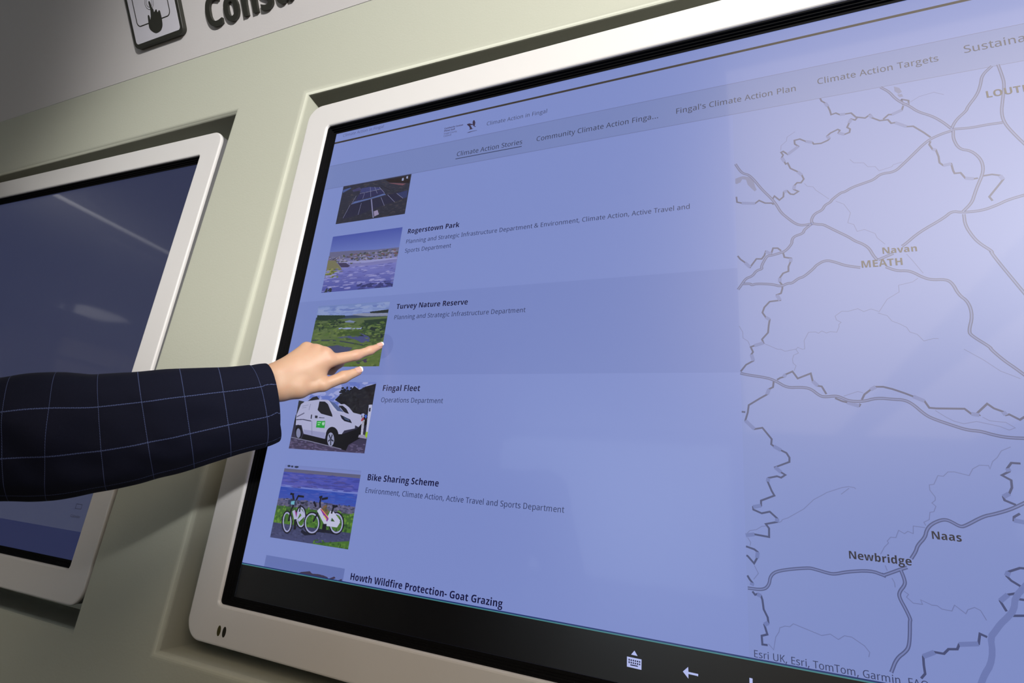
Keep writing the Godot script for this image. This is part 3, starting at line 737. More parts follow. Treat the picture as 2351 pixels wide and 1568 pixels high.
	shape(panel, "council_emblem", [0.2823, 0.2059, 0.2844, 0.2043, 0.2865, 0.1998, 0.2866, 0.1952, 0.2857, 0.1914, 0.2895, 0.1908, 0.287, 0.1893, 0.2834, 0.1925, 0.2811, 0.1982, 0.2808, 0.2028], ink.logo)
	shape(panel, "council_emblem", [0.271, 0.18, 0.2757, 0.1812, 0.2832, 0.1816, 0.2923, 0.1812, 0.2924, 0.1806, 0.2833, 0.1806, 0.2765, 0.1797], ink.logo)
	bar(panel, "tab_underline", 0.2549, 0.3857, 0.1265, 0.1279, ink.dark)


func blue_page(t: Node3D, dx: float) -> void:
	var foot := -0.5982
	var s := Shape.new()
	s.box(Vector3(LCD[0] + dx, LCD[2], -0.02), Vector3(LCD[1] + dx, LCD[3], 0.0))
	var panel: Node3D = obj("display_panel", s.mesh(), screen_ink(0.024, 0.030, 0.074), t)
	panel_z = 0.00002
	bar(panel, "picture_band", LCD[0] + dx, LCD[1] + dx, foot, foot + 0.16, screen_ink(0.036, 0.044, 0.092))
	bar(panel, "taskbar", LCD[0] + dx, LCD[1] + dx, LCD[2], foot, screen_ink(0.008, 0.014, 0.065))
	var ii := [-0.0832, -0.0638, -0.5575, -0.5475]
	var dim := screen_ink(0.008, 0.010, 0.03)
	for q: Array in [[ii[0], ii[1], ii[3] - 0.0012, ii[3]], [ii[0], ii[1], ii[2], ii[2] + 0.0012], [ii[0], ii[0] + 0.0012, ii[2], ii[3]], [ii[1] - 0.0012, ii[1], ii[2], ii[3]]]:
		bar(panel, "icon_line", q[0], q[1], q[2], q[3], dim)
	words(panel, "caption_text", "Calendar", -0.0898, -0.0593, -0.5739, true, dim)


# ---------------------------------------------------------------- painting the thumbnails
func fill(im: Image, p: Array, c: Color) -> void:
	var w := im.get_width(); var h := im.get_height()
	var m := p.size() / 2
	var y0 := 1e9; var y1 := -1e9
	for k in m:
		y0 = minf(y0, p[k * 2 + 1] * h); y1 = maxf(y1, p[k * 2 + 1] * h)
	for y in range(maxi(int(y0), 0), mini(int(y1) + 1, h - 1) + 1):
		var yy := y + 0.5
		var xs := PackedFloat32Array()
		for k in m:
			var ax: float = p[k * 2] * w; var ay: float = p[k * 2 + 1] * h
			var b := (k + 1) % m
			var bx: float = p[b * 2] * w; var by: float = p[b * 2 + 1] * h
			if (ay <= yy) != (by <= yy):
				xs.append(ax + (yy - ay) / (by - ay) * (bx - ax))
		xs.sort()
		for k in range(0, xs.size() - 1, 2):
			var a := maxi(int(round(xs[k])), 0); var b := mini(int(round(xs[k + 1])), w)
			if b > a:
				im.fill_rect(Rect2i(a, y, b - a, 1), c)


func stroke(im: Image, p: Array, width: float, c: Color) -> void:
	var asp := float(im.get_width()) / im.get_height()
	for k in p.size() / 2 - 1:
		var a := Vector2(p[k * 2], p[k * 2 + 1] / asp); var b := Vector2(p[k * 2 + 2], p[k * 2 + 3] / asp)
		var d := (b - a).normalized() * width * 0.5
		var nn := Vector2(-d.y, d.x)
		a -= d * 0.5; b += d * 0.5
		fill(im, [a.x + nn.x, (a.y + nn.y) * asp, b.x + nn.x, (b.y + nn.y) * asp, b.x - nn.x, (b.y - nn.y) * asp, a.x - nn.x, (a.y - nn.y) * asp], c)


func wash(im: Image, v0: float, v1: float, a: Color, b: Color) -> void:
	var h := im.get_height()
	var y0 := int(v0 * h); var y1 := int(ceil(v1 * h))
	for y in range(y0, mini(y1, h)):
		im.fill_rect(Rect2i(0, y, im.get_width(), 1), a.lerp(b, float(y - y0) / maxi(y1 - y0, 1)))


func speckle(im: Image, count: int, r: Array, size: float, cols: Array, seed_: int, long: float) -> void:
	var g := RandomNumberGenerator.new(); g.seed = seed_
	for k in count:
		var u := g.randf_range(r[0], r[2]); var v := g.randf_range(r[1], r[3])
		var a := size * g.randf_range(0.4, 1.1) * sqrt(long); var b := size * g.randf_range(0.4, 1.1) / sqrt(long)
		var p := []
		for j in 7:
			var w := TAU * j / 7.0
			p.append(u + a * cos(w) * g.randf_range(0.6, 1.1)); p.append(v + b * sin(w) * g.randf_range(0.6, 1.1))
		fill(im, p, cols[g.randi() % cols.size()])


func paint_solar(im: Image) -> void:
	wash(im, 0, 1, c8(50, 52, 72), c8(44, 45, 60))
	speckle(im, 500, [0, 0, 1, 1], 0.02, [c8(58, 58, 74), c8(40, 42, 58), c8(66, 62, 72)], 3, 2.5)
	fill(im, [0.002, 0.348, 0.116, 0.325, 0.13, 0.342, 0.012, 0.406], c8(72, 90, 150))
	fill(im, [0.153, 0.382, 0.263, 0.351, 0.306, 0.417, 0.176, 0.422], c8(64, 62, 104))
	fill(im, [0.63, 0.3, 0.987, 0.299, 0.985, 0.438, 0.701, 0.364], c8(40, 30, 34))
	fill(im, [0.681, 0.366, 0.945, 0.442, 0.898, 0.464, 0.714, 0.384], c8(120, 80, 92))
	fill(im, [0.875, 0.325, 0.9, 0.324, 0.902, 0.378, 0.876, 0.372], c8(150, 160, 200))
	fill(im, [0.933, 0.305, 0.958, 0.305, 0.959, 0.352, 0.933, 0.346], c8(150, 160, 200))
	fill(im, [0.295, 0.379, 0.408, 0.378, 0.58, 0.431, 0.595, 0.462, 0.444, 0.475, 0.281, 0.466], c8(60, 64, 116))
	fill(im, [0.278, 0.479, 0.445, 0.482, 0.618, 0.474, 0.66, 0.55, 0.471, 0.583, 0.227, 0.605], c8(46, 46, 88))
	fill(im, [0.218, 0.617, 0.463, 0.598, 0.655, 0.556, 0.681, 0.588, 0.466, 0.622, 0.182, 0.664], c8(88, 104, 160))
	fill(im, [0.172, 0.669, 0.467, 0.629, 0.703, 0.6, 0.971, 0.567, 0.984, 0.707, 0.794, 0.745, 0.537, 0.818, 0.336, 0.885, 0.093, 0.925], c8(40, 40, 66))
	fill(im, [0.84, 0.597, 0.987, 0.571, 0.989, 0.702, 0.935, 0.71], c8(50, 58, 104))
	stroke(im, [0.166, 0.668, 0.096, 0.906], 0.006, c8(120, 122, 158))
	stroke(im, [0.335, 0.669, 0.32, 0.881], 0.006, c8(120, 122, 158))
	stroke(im, [0.615, 0.621, 0.686, 0.789], 0.006, c8(120, 122, 158))
	stroke(im, [0.707, 0.594, 0.826, 0.752], 0.006, c8(120, 122, 158))
	stroke(im, [0.835, 0.596, 0.935, 0.707], 0.006, c8(120, 122, 158))
	stroke(im, [0.426, 0.389, 0.46, 0.58], 0.006, c8(120, 122, 158))
	stroke(im, [0.355, 0.489, 0.344, 0.589], 0.006, c8(120, 122, 158))
	stroke(im, [0.491, 0.397, 0.548, 0.532], 0.006, c8(120, 122, 158))
	stroke(im, [0.284, 0.48, 0.595, 0.462], 0.006, c8(120, 122, 158))
	stroke(im, [0.563, 0.42, 0.654, 0.549], 0.006, c8(120, 122, 158))
	stroke(im, [0.234, 0.511, 0.182, 0.664], 0.006, c8(120, 122, 158))
	stroke(im, [0.478, 0.632, 0.529, 0.869, 0.556, 0.98], 0.016, c8(130, 130, 170))
	fill(im, [0.545, 0.866, 0.599, 0.85, 0.632, 0.936, 0.569, 0.963], c8(150, 140, 176))
	stroke(im, [0.585, 0.391, 0.737, 0.514], 0.008, c8(34, 34, 48))

func paint_park(im: Image) -> void:
	wash(im, 0, 0.36, c8(74, 88, 172), c8(110, 126, 196))
	wash(im, 0.36, 0.62, c8(112, 112, 160), c8(128, 128, 190))
	wash(im, 0.6, 1, c8(122, 124, 196), c8(76, 82, 160))
	fill(im, [0.005, 0.284, 0.307, 0.301, 0.67, 0.338, 0.999, 0.345, 0.999, 0.447, 0.544, 0.433, 0.016, 0.429], c8(104, 104, 140))
	speckle(im, 260, [0, 0.37, 1, 0.53], 0.022, [c8(60, 64, 84), c8(130, 128, 160), c8(90, 92, 96), c8(150, 146, 180), c8(80, 84, 70), c8(110, 84, 96)], 5, 1.6)
	fill(im, [0, 0.427, 0.11, 0.451, 0.194, 0.551, 0.265, 0.665, 0.008, 0.642], c8(120, 118, 92))
	speckle(im, 70, [-0.02, 0.6, 0.2, 0.74], 0.03, [c8(120, 132, 60), c8(96, 104, 60), c8(140, 140, 90)], 6, 1.5)
	fill(im, [0.155, 0.497, 0.283, 0.514, 0.351, 0.571, 0.326, 0.594, 0.221, 0.581], c8(66, 60, 96))
	fill(im, [0.191, 0.489, 0.554, 0.503, 0.995, 0.514, 0.998, 0.539, 0.561, 0.547, 0.372, 0.522], c8(150, 152, 206))
	speckle(im, 200, [0, 0.6, 1, 0.98], 0.03, [c8(140, 142, 204), c8(104, 106, 176), c8(92, 94, 166), c8(150, 150, 206)], 7, 5.0)
	speckle(im, 60, [0.5, 0.9, 1, 1.02], 0.03, [c8(52, 56, 110), c8(60, 62, 120)], 8, 2.5)
	speckle(im, 8, [0.03, 0.95, 0.14, 1.0], 0.03, [c8(48, 54, 66)], 9, 0.7)

func paint_reserve(im: Image) -> void:
	wash(im, 0, 0.2, c8(118, 138, 196), c8(128, 146, 200))
	speckle(im, 90, [0, 0.02, 1, 0.18], 0.045, [c8(134, 152, 206), c8(106, 124, 188), c8(142, 158, 206)], 11, 4.0)
	wash(im, 0.19, 0.25, c8(44, 58, 100), c8(70, 86, 96))
	wash(im, 0.24, 1, c8(88, 106, 70), c8(92, 112, 58))
	fill(im, [0.754, 0.149, 1.002, 0.129, 1.003, 0.184, 0.764, 0.174], c8(40, 48, 52))
	fill(im, [0.518, 0.172, 0.675, 0.163, 1.004, 0.192, 1.003, 0.231, 0.731, 0.219, 0.527, 0.185], c8(138, 144, 170))
	fill(im, [0.012, 0.151, 0.415, 0.18, 0.427, 0.214, 0.258, 0.26, 0.014, 0.243], c8(38, 56, 48))
	speckle(im, 80, [0, 0.25, 0.42, 0.4], 0.03, [c8(44, 66, 44), c8(60, 80, 50), c8(36, 50, 48)], 12, 1.5)
	fill(im, [0.693, 0.281, 1.002, 0.27, 1.006, 0.48, 0.893, 0.466, 0.747, 0.372], c8(40, 60, 46))
	speckle(im, 120, [0.66, 0.33, 0.99, 0.62], 0.035, [c8(40, 62, 44), c8(56, 80, 50), c8(34, 48, 48)], 13, 1.0)
	fill(im, [0.431, 0.279, 0.498, 0.264, 0.593, 0.298, 0.575, 0.313, 0.441, 0.296], c8(120, 134, 170))
	fill(im, [0.323, 0.39, 0.377, 0.377, 0.682, 0.387, 0.68, 0.419, 0.339, 0.403], c8(150, 162, 206))
	fill(im, [0.386, 0.43, 0.649, 0.433, 0.728, 0.465, 0.677, 0.525, 0.357, 0.509], c8(64, 86, 44))
	fill(im, [0.363, 0.541, 0.505, 0.516, 0.739, 0.536, 0.654, 0.469, 0.842, 0.564, 0.824, 0.618, 0.714, 0.636, 0.616, 0.569], c8(72, 78, 126))
	fill(im, [0.791, 0.531, 0.905, 0.498, 0.978, 0.601, 0.918, 0.637, 0.843, 0.611], c8(56, 72, 48))
	stroke(im, [0.015, 0.566, 0.342, 0.58, 0.558, 0.629, 0.836, 0.695], 0.014, c8(58, 66, 80))
	fill(im, [0.203, 0.679, 0.383, 0.658, 0.605, 0.709, 0.578, 0.755, 0.408, 0.804, 0.26, 0.839], c8(70, 74, 108))
	fill(im, [0.68, 0.927, 0.831, 0.878, 0.833, 0.938, 0.718, 0.958], c8(66, 60, 84))
	speckle(im, 320, [0, 0.3, 1, 1.0], 0.03, [c8(82, 106, 56), c8(102, 122, 66), c8(64, 84, 50), c8(96, 116, 70)], 14, 2.2)
	fill(im, [0.445, 0.529, 0.714, 0.546, 0.814, 0.594, 0.714, 0.632, 0.617, 0.577], c8(72, 78, 126))
	fill(im, [0.253, 0.68, 0.384, 0.666, 0.592, 0.713, 0.565, 0.755, 0.407, 0.796], c8(70, 74, 108))

func paint_fleet(im: Image) -> void:
	wash(im, 0, 0.5, c8(118, 134, 204), c8(140, 150, 212))
	speckle(im, 60, [0, 0, 1, 0.35], 0.07, [c8(150, 160, 220), c8(104, 122, 200), c8(160, 168, 222)], 21, 2.0)
	wash(im, 0.62, 1, c8(40, 40, 62), c8(72, 64, 96))
	speckle(im, 160, [0, 0.84, 1, 1], 0.02, [c8(92, 82, 116), c8(66, 58, 86), c8(100, 92, 130)], 22, 2.5)
	fill(im, [0.5, 0.266, 0.557, 0.187, 0.605, 0.139, 0.657, 0.154, 0.725, 0.06, 0.802, 0.114, 0.87, 0.067, 1.004, 0.021, 1.017, 0.466, 0.752, 0.444, 0.594, 0.326], c8(30, 30, 40))
	speckle(im, 180, [0.56, 0.08, 1.0, 0.55], 0.03, [c8(28, 30, 42), c8(40, 42, 50), c8(22, 22, 30)], 23, 1.0)
	fill(im, [0.132, 0.289, 0.188, 0.232, 0.244, 0.215, 0.29, 0.262], c8(36, 38, 46))
	fill(im, [0.002, 0.283, 0.081, 0.298, 0.014, 0.531, 0.015, 0.728], c8(40, 42, 50))
	fill(im, [0.552, 0.327, 0.643, 0.325, 0.706, 0.37, 0.773, 0.444, 0.878, 0.47, 0.914, 0.573, 0.879, 0.649, 0.74, 0.58], c8(176, 178, 214))
	fill(im, [0.57, 0.35, 0.619, 0.349, 0.675, 0.393, 0.721, 0.464, 0.657, 0.447], c8(24, 26, 40))
	fill(im, [0.16, 0.783, 0.472, 0.834, 0.626, 0.758, 0.68, 0.755, 0.856, 0.672, 0.899, 0.603, 0.939, 0.778, 0.785, 0.896, 0.765, 0.978, 0.509, 0.921, 0.146, 0.86], c8(16, 16, 26))
	fill(im, [0.044, 0.339, 0.096, 0.297, 0.297, 0.262, 0.407, 0.268, 0.513, 0.344, 0.655, 0.44, 0.79, 0.511, 0.821, 0.577, 0.829, 0.666, 0.699, 0.702, 0.674, 0.755, 0.633, 0.758, 0.586, 0.685, 0.513, 0.666, 0.472, 0.713, 0.465, 0.834, 0.166, 0.775, 0.113, 0.653, 0.059, 0.648, 0.031, 0.657, 0.01, 0.515], c8(176, 178, 214))
	fill(im, [0.154, 0.713, 0.456, 0.744, 0.465, 0.834, 0.166, 0.775], c8(150, 152, 196))
	fill(im, [0.4, 0.268, 0.513, 0.344, 0.647, 0.432, 0.615, 0.449, 0.512, 0.421], c8(190, 192, 222))
	fill(im, [0.295, 0.293, 0.368, 0.292, 0.418, 0.33, 0.502, 0.483, 0.511, 0.513, 0.35, 0.472, 0.293, 0.42], c8(24, 24, 36))
	fill(im, [0.422, 0.275, 0.508, 0.313, 0.566, 0.365, 0.648, 0.44, 0.563, 0.427, 0.503, 0.367], c8(84, 100, 150))
	fill(im, [0.606, 0.479, 0.748, 0.543, 0.78, 0.594, 0.677, 0.568, 0.636, 0.532], c8(20, 24, 44))
	fill(im, [0.653, 0.508, 0.734, 0.543, 0.745, 0.565, 0.68, 0.545], c8(66, 84, 120))
	fill(im, [0.312, 0.582, 0.426, 0.578, 0.434, 0.681, 0.318, 0.675], c8(36, 160, 60))
	fill(im, [0.387, 0.599, 0.422, 0.593, 0.422, 0.632, 0.41, 0.648, 0.388, 0.626], c8(170, 210, 190))
	stroke(im, [0.327, 0.605, 0.37, 0.603], 0.01, c8(150, 220, 160))
	stroke(im, [0.336, 0.635, 0.358, 0.635], 0.01, c8(150, 220, 160))
	fill(im, [0.272, 0.502, 0.309, 0.505, 0.312, 0.542, 0.278, 0.539], c8(40, 42, 58))
	stroke(im, [0.332, 0.531, 0.404, 0.533], 0.008, c8(70, 72, 100))
	stroke(im, [0.223, 0.496, 0.227, 0.547], 0.014, c8(46, 46, 66))
	stroke(im, [0.022, 0.574, 0.118, 0.567, 0.232, 0.586], 0.01, c8(70, 70, 100))
	stroke(im, [0.021, 0.531, 0.115, 0.472], 0.012, c8(96, 96, 130))
	stroke(im, [0.243, 0.585, 0.281, 0.784], 0.006, c8(120, 122, 160))
	stroke(im, [0.065, 0.37, 0.151, 0.348], 0.006, c8(140, 142, 180))
	stroke(im, [0.07, 0.398, 0.128, 0.385], 0.006, c8(140, 142, 180))
	stroke(im, [0.178, 0.336, 0.172, 0.423], 0.006, c8(120, 122, 160))
	fill(im, [0.635, 0.772, 0.638, 0.809, 0.632, 0.842, 0.618, 0.869, 0.598, 0.888, 0.574, 0.895, 0.547, 0.891, 0.521, 0.875, 0.498, 0.85, 0.48, 0.818, 0.47, 0.781, 0.467, 0.744, 0.473, 0.71, 0.487, 0.683, 0.507, 0.664, 0.532, 0.657, 0.559, 0.662, 0.585, 0.678, 0.608, 0.703, 0.625, 0.736], c8(18, 18, 28))
	fill(im, [0.142, 0.753, 0.145, 0.784, 0.144, 0.812, 0.137, 0.834, 0.126, 0.849, 0.111, 0.855, 0.095, 0.851, 0.078, 0.837, 0.063, 0.816, 0.05, 0.789, 0.041, 0.758, 0.038, 0.727, 0.039, 0.698, 0.046, 0.675, 0.057, 0.66, 0.072, 0.655, 0.088, 0.659, 0.105, 0.673, 0.121, 0.694, 0.133, 0.722], c8(18, 18, 28))
	fill(im, [0.59, 0.833, 0.593, 0.863, 0.591, 0.89, 0.585, 0.912, 0.575, 0.927, 0.561, 0.933, 0.547, 0.929, 0.532, 0.916, 0.518, 0.895, 0.506, 0.868, 0.499, 0.838, 0.496, 0.808, 0.497, 0.78, 0.504, 0.758, 0.514, 0.743, 0.527, 0.738, 0.542, 0.742, 0.557, 0.755, 0.571, 0.776, 0.582, 0.803], c8(150, 154, 190))
	fill(im, [0.122, 0.769, 0.125, 0.791, 0.124, 0.811, 0.12, 0.827, 0.114, 0.837, 0.105, 0.841, 0.095, 0.838, 0.084, 0.829, 0.074, 0.814, 0.066, 0.794, 0.06, 0.772, 0.057, 0.75, 0.058, 0.73, 0.061, 0.714, 0.068, 0.704, 0.077, 0.7, 0.087, 0.703, 0.098, 0.713, 0.108, 0.728, 0.116, 0.747], c8(130, 134, 170))
	stroke(im, [0.555, 0.84, 0.581, 0.857], 0.012, c8(30, 32, 50))
	stroke(im, [0.548, 0.854, 0.558, 0.913], 0.012, c8(30, 32, 50))
	stroke(im, [0.536, 0.842, 0.516, 0.863], 0.012, c8(30, 32, 50))
	stroke(im, [0.536, 0.821, 0.513, 0.774], 0.012, c8(30, 32, 50))
	stroke(im, [0.547, 0.82, 0.553, 0.771], 0.012, c8(30, 32, 50))
	fill(im, [0.554, 0.835, 0.555, 0.841, 0.554, 0.846, 0.553, 0.851, 0.551, 0.854, 0.548, 0.855, 0.545, 0.854, 0.542, 0.851, 0.539, 0.847, 0.536, 0.842, 0.535, 0.836, 0.534, 0.83, 0.535, 0.825, 0.536, 0.82, 0.538, 0.817, 0.541, 0.816, 0.544, 0.817, 0.547, 0.82, 0.55, 0.824, 0.553, 0.829], c8(60, 64, 90))
	fill(im, [0.953, 0.326, 0.996, 0.325, 1.02, 0.708, 0.975, 0.71], c8(186, 190, 224))
	stroke(im, [0.974, 0.378, 0.976, 0.415], 0.02, c8(40, 44, 60))
	fill(im, [0.928, 0.469, 0.951, 0.468, 0.952, 0.52, 0.931, 0.513], c8(50, 90, 200))
	stroke(im, [0.902, 0.455, 0.923, 0.757], 0.014, c8(190, 190, 215))
	stroke(im, [0.926, 0.543, 0.936, 0.756], 0.012, c8(190, 190, 215))
	stroke(im, [0.898, 0.552, 0.913, 0.521], 0.02, c8(170, 60, 70))
	fill(im, [0.974, 0.707, 1.004, 0.705, 1, 0.789, 0.97, 0.783], c8(150, 190, 50))
	fill(im, [0.895, 0.751, 0.961, 0.747, 1.002, 0.803, 0.888, 0.788], c8(150, 146, 176))
	stroke(im, [0.007, 0.837, 0.266, 0.876, 0.701, 0.96], 0.008, c8(130, 130, 160))

func paint_bikes(im: Image) -> void:
	wash(im, 0, 0.06, c8(122, 136, 200), c8(130, 142, 206))
	wash(im, 0.055, 0.12, c8(96, 98, 130), c8(108, 104, 130))
	wash(im, 0.1, 0.28, c8(72, 82, 178), c8(84, 88, 180))
	wash(im, 0.28, 0.31, c8(120, 132, 206), c8(110, 126, 206))
	wash(im, 0.31, 0.48, c8(48, 76, 176), c8(66, 84, 176))
	speckle(im, 110, [0, 0.1, 1, 0.3], 0.03, [c8(64, 72, 160), c8(96, 96, 180), c8(76, 76, 150)], 31, 8.0)
	speckle(im, 70, [0, 0.32, 1, 0.48], 0.03, [c8(56, 88, 186), c8(76, 90, 180)], 32, 6.0)
	wash(im, 0.47, 0.58, c8(96, 96, 140), c8(86, 88, 110))
	speckle(im, 200, [0, 0.46, 1, 0.6], 0.02, [c8(120, 116, 150), c8(70, 70, 100), c8(104, 100, 130), c8(60, 64, 84)], 33, 2.0)
	wash(im, 0.57, 0.8, c8(62, 98, 52), c8(80, 124, 50))
	speckle(im, 200, [0, 0.56, 1, 0.8], 0.025, [c8(66, 112, 46), c8(48, 80, 44), c8(98, 140, 56)], 34, 0.8)
	wash(im, 0.8, 1.0, c8(64, 68, 104), c8(70, 74, 116))
	speckle(im, 150, [0, 0.8, 1, 1], 0.015, [c8(78, 82, 122), c8(56, 60, 94)], 35, 2.0)
	fill(im, [0.544, 0.997, 1.015, 0.894, 1.003, 0.996, 0.545, 1.004], c8(72, 112, 50))
	speckle(im, 40, [0.55, 0.94, 1, 1.0], 0.02, [c8(90, 130, 56), c8(56, 92, 44)], 36, 1.0)
	fill(im, [0.076, 0.013, 0.076, 0.018, 0.074, 0.022, 0.07, 0.026, 0.064, 0.028, 0.058, 0.03, 0.051, 0.03, 0.045, 0.028, 0.04, 0.025, 0.036, 0.021, 0.034, 0.017, 0.034, 0.012, 0.036, 0.008, 0.04, 0.004, 0.046, 0.002, 0.052, 0, 0.058, 0, 0.065, 0.002, 0.07, 0.005, 0.074, 0.009], c8(44, 54, 84))
	fill(im, [0.116, 0.016, 0.116, 0.021, 0.115, 0.024, 0.112, 0.028, 0.108, 0.03, 0.103, 0.031, 0.098, 0.031, 0.093, 0.029, 0.089, 0.027, 0.086, 0.023, 0.084, 0.019, 0.084, 0.015, 0.086, 0.011, 0.089, 0.008, 0.093, 0.006, 0.098, 0.005, 0.103, 0.005, 0.108, 0.006, 0.112, 0.009, 0.115, 0.013], c8(48, 58, 88))
	fill(im, [0.19, 0.017, 0.189, 0.021, 0.186, 0.026, 0.18, 0.03, 0.173, 0.032, 0.164, 0.034, 0.155, 0.034, 0.147, 0.032, 0.14, 0.03, 0.135, 0.026, 0.133, 0.022, 0.133, 0.017, 0.136, 0.013, 0.142, 0.009, 0.15, 0.006, 0.158, 0.005, 0.167, 0.005, 0.176, 0.006, 0.183, 0.009, 0.187, 0.012], c8(44, 54, 84))
	speckle(im, 14, [0.6, 0.5, 0.68, 0.6], 0.03, [c8(120, 92, 70), c8(96, 84, 60), c8(70, 86, 56)], 37, 0.6)
	stroke(im, [0.398, 0.861, 0.448, 0.888, 0.571, 0.862], 0.03, c8(30, 32, 52))
	stroke(im, [0.601, 0.824, 0.746, 0.818, 0.834, 0.824], 0.03, c8(30, 32, 52))
	stroke(im, [0.245, 0.764, 0.25, 0.799, 0.251, 0.831, 0.247, 0.86, 0.238, 0.883, 0.226, 0.898, 0.212, 0.905, 0.195, 0.903, 0.177, 0.892, 0.16, 0.873, 0.145, 0.846, 0.132, 0.815, 0.123, 0.781, 0.117, 0.746, 0.117, 0.712, 0.121, 0.683, 0.129, 0.66, 0.142, 0.644, 0.157, 0.638, 0.174, 0.64, 0.191, 0.652, 0.208, 0.672, 0.224, 0.698, 0.236, 0.73, 0.245, 0.764], 0.022, c8(26, 26, 40))
	stroke(im, [0.235, 0.765, 0.239, 0.797, 0.24, 0.827, 0.237, 0.853, 0.231, 0.873, 0.221, 0.887, 0.209, 0.893, 0.195, 0.891, 0.181, 0.881, 0.166, 0.863, 0.153, 0.839, 0.142, 0.81, 0.133, 0.779, 0.129, 0.747, 0.128, 0.717, 0.13, 0.691, 0.137, 0.67, 0.147, 0.656, 0.159, 0.65, 0.173, 0.652, 0.188, 0.663, 0.202, 0.681, 0.216, 0.705, 0.227, 0.734, 0.235, 0.765], 0.014, c8(168, 172, 214))
	stroke(im, [0.411, 0.676, 0.416, 0.711, 0.416, 0.743, 0.412, 0.772, 0.404, 0.794, 0.392, 0.81, 0.377, 0.816, 0.361, 0.814, 0.344, 0.803, 0.327, 0.784, 0.312, 0.757, 0.3, 0.726, 0.291, 0.692, 0.286, 0.657, 0.286, 0.624, 0.29, 0.595, 0.298, 0.572, 0.31, 0.556, 0.325, 0.55, 0.342, 0.553, 0.359, 0.564, 0.376, 0.584, 0.391, 0.611, 0.403, 0.642, 0.411, 0.676], 0.022, c8(26, 26, 40))
	stroke(im, [0.401, 0.677, 0.405, 0.709, 0.406, 0.738, 0.403, 0.764, 0.397, 0.785, 0.387, 0.798, 0.375, 0.804, 0.361, 0.802, 0.347, 0.792, 0.333, 0.774, 0.32, 0.75, 0.31, 0.722, 0.302, 0.691, 0.297, 0.659, 0.296, 0.629, 0.299, 0.602, 0.306, 0.582, 0.316, 0.568, 0.328, 0.562, 0.341, 0.565, 0.356, 0.575, 0.37, 0.594, 0.383, 0.618, 0.393, 0.646, 0.401, 0.677], 0.014, c8(168, 172, 214))
	stroke(im, [0.601, 0.73, 0.604, 0.764, 0.6, 0.797, 0.591, 0.826, 0.575, 0.849, 0.555, 0.865, 0.532, 0.873, 0.507, 0.872, 0.482, 0.863, 0.459, 0.845, 0.438, 0.82, 0.423, 0.79, 0.413, 0.756, 0.41, 0.722, 0.413, 0.688, 0.423, 0.659, 0.439, 0.635, 0.459, 0.619, 0.483, 0.611, 0.508, 0.613, 0.533, 0.623, 0.557, 0.641, 0.577, 0.667, 0.592, 0.697, 0.601, 0.73], 0.022, c8(26, 26, 40))
	stroke(im, [0.591, 0.732, 0.594, 0.763, 0.591, 0.792, 0.582, 0.819, 0.568, 0.84, 0.551, 0.854, 0.53, 0.861, 0.508, 0.861, 0.485, 0.852, 0.464, 0.835, 0.446, 0.813, 0.432, 0.785, 0.424, 0.755, 0.42, 0.723, 0.423, 0.693, 0.432, 0.667, 0.446, 0.645, 0.464, 0.63, 0.485, 0.623, 0.508, 0.625, 0.53, 0.634, 0.551, 0.651, 0.569, 0.674, 0.582, 0.701, 0.591, 0.732], 0.014, c8(168, 172, 214))
	stroke(im, [0.89, 0.691, 0.892, 0.724, 0.889, 0.756, 0.881, 0.784, 0.867, 0.806, 0.85, 0.822, 0.829, 0.829, 0.807, 0.828, 0.785, 0.819, 0.764, 0.801, 0.746, 0.776, 0.732, 0.746, 0.724, 0.713, 0.721, 0.68, 0.724, 0.647, 0.732, 0.618, 0.746, 0.595, 0.764, 0.58, 0.785, 0.573, 0.807, 0.574, 0.83, 0.585, 0.85, 0.603, 0.868, 0.628, 0.881, 0.658, 0.89, 0.691], 0.022, c8(26, 26, 40))
	stroke(im, [0.88, 0.692, 0.882, 0.722, 0.88, 0.751, 0.873, 0.777, 0.861, 0.797, 0.845, 0.811, 0.827, 0.818, 0.808, 0.817, 0.788, 0.808, 0.77, 0.792, 0.754, 0.769, 0.741, 0.742, 0.734, 0.712, 0.731, 0.681, 0.733, 0.652, 0.741, 0.626, 0.753, 0.605, 0.769, 0.591, 0.787, 0.584, 0.807, 0.586, 0.826, 0.595, 0.845, 0.612, 0.86, 0.635, 0.872, 0.662, 0.88, 0.692], 0.014, c8(168, 172, 214))
	stroke(im, [0.192, 0.413, 0.209, 0.459, 0.22, 0.553, 0.203, 0.625, 0.201, 0.751], 0.022, c8(26, 26, 40))
	stroke(im, [0.156, 0.393, 0.197, 0.397], 0.02, c8(26, 26, 40))
	stroke(im, [0.249, 0.462, 0.263, 0.413, 0.334, 0.413], 0.02, c8(26, 26, 40))
	fill(im, [0.141, 0.475, 0.234, 0.464, 0.263, 0.532, 0.146, 0.538], c8(50, 60, 90))
	fill(im, [0.181, 0.494, 0.229, 0.48, 0.232, 0.535, 0.185, 0.533], c8(110, 180, 200))
	stroke(im, [0.242, 0.621, 0.291, 0.731, 0.322, 0.595, 0.381, 0.657, 0.333, 0.725], 0.034, c8(182, 184, 220))
	fill(im, [0.249, 0.596, 0.293, 0.645, 0.293, 0.7], c8(150, 60, 140))
	stroke(im, [0.287, 0.731, 0.302, 0.844], 0.03, c8(26, 26, 40))
	fill(im, [0.309, 0.487, 0.362, 0.481, 0.353, 0.513, 0.314, 0.51], c8(40, 44, 60))
	stroke(im, [0.317, 0.525, 0.318, 0.611], 0.015, c8(26, 26, 40))
	stroke(im, [0.559, 0.388, 0.558, 0.465, 0.574, 0.532], 0.02, c8(26, 26, 40))
	stroke(im, [0.579, 0.416, 0.643, 0.397], 0.022, c8(26, 26, 40))
	stroke(im, [0.542, 0.397, 0.57, 0.386], 0.02, c8(26, 26, 40))
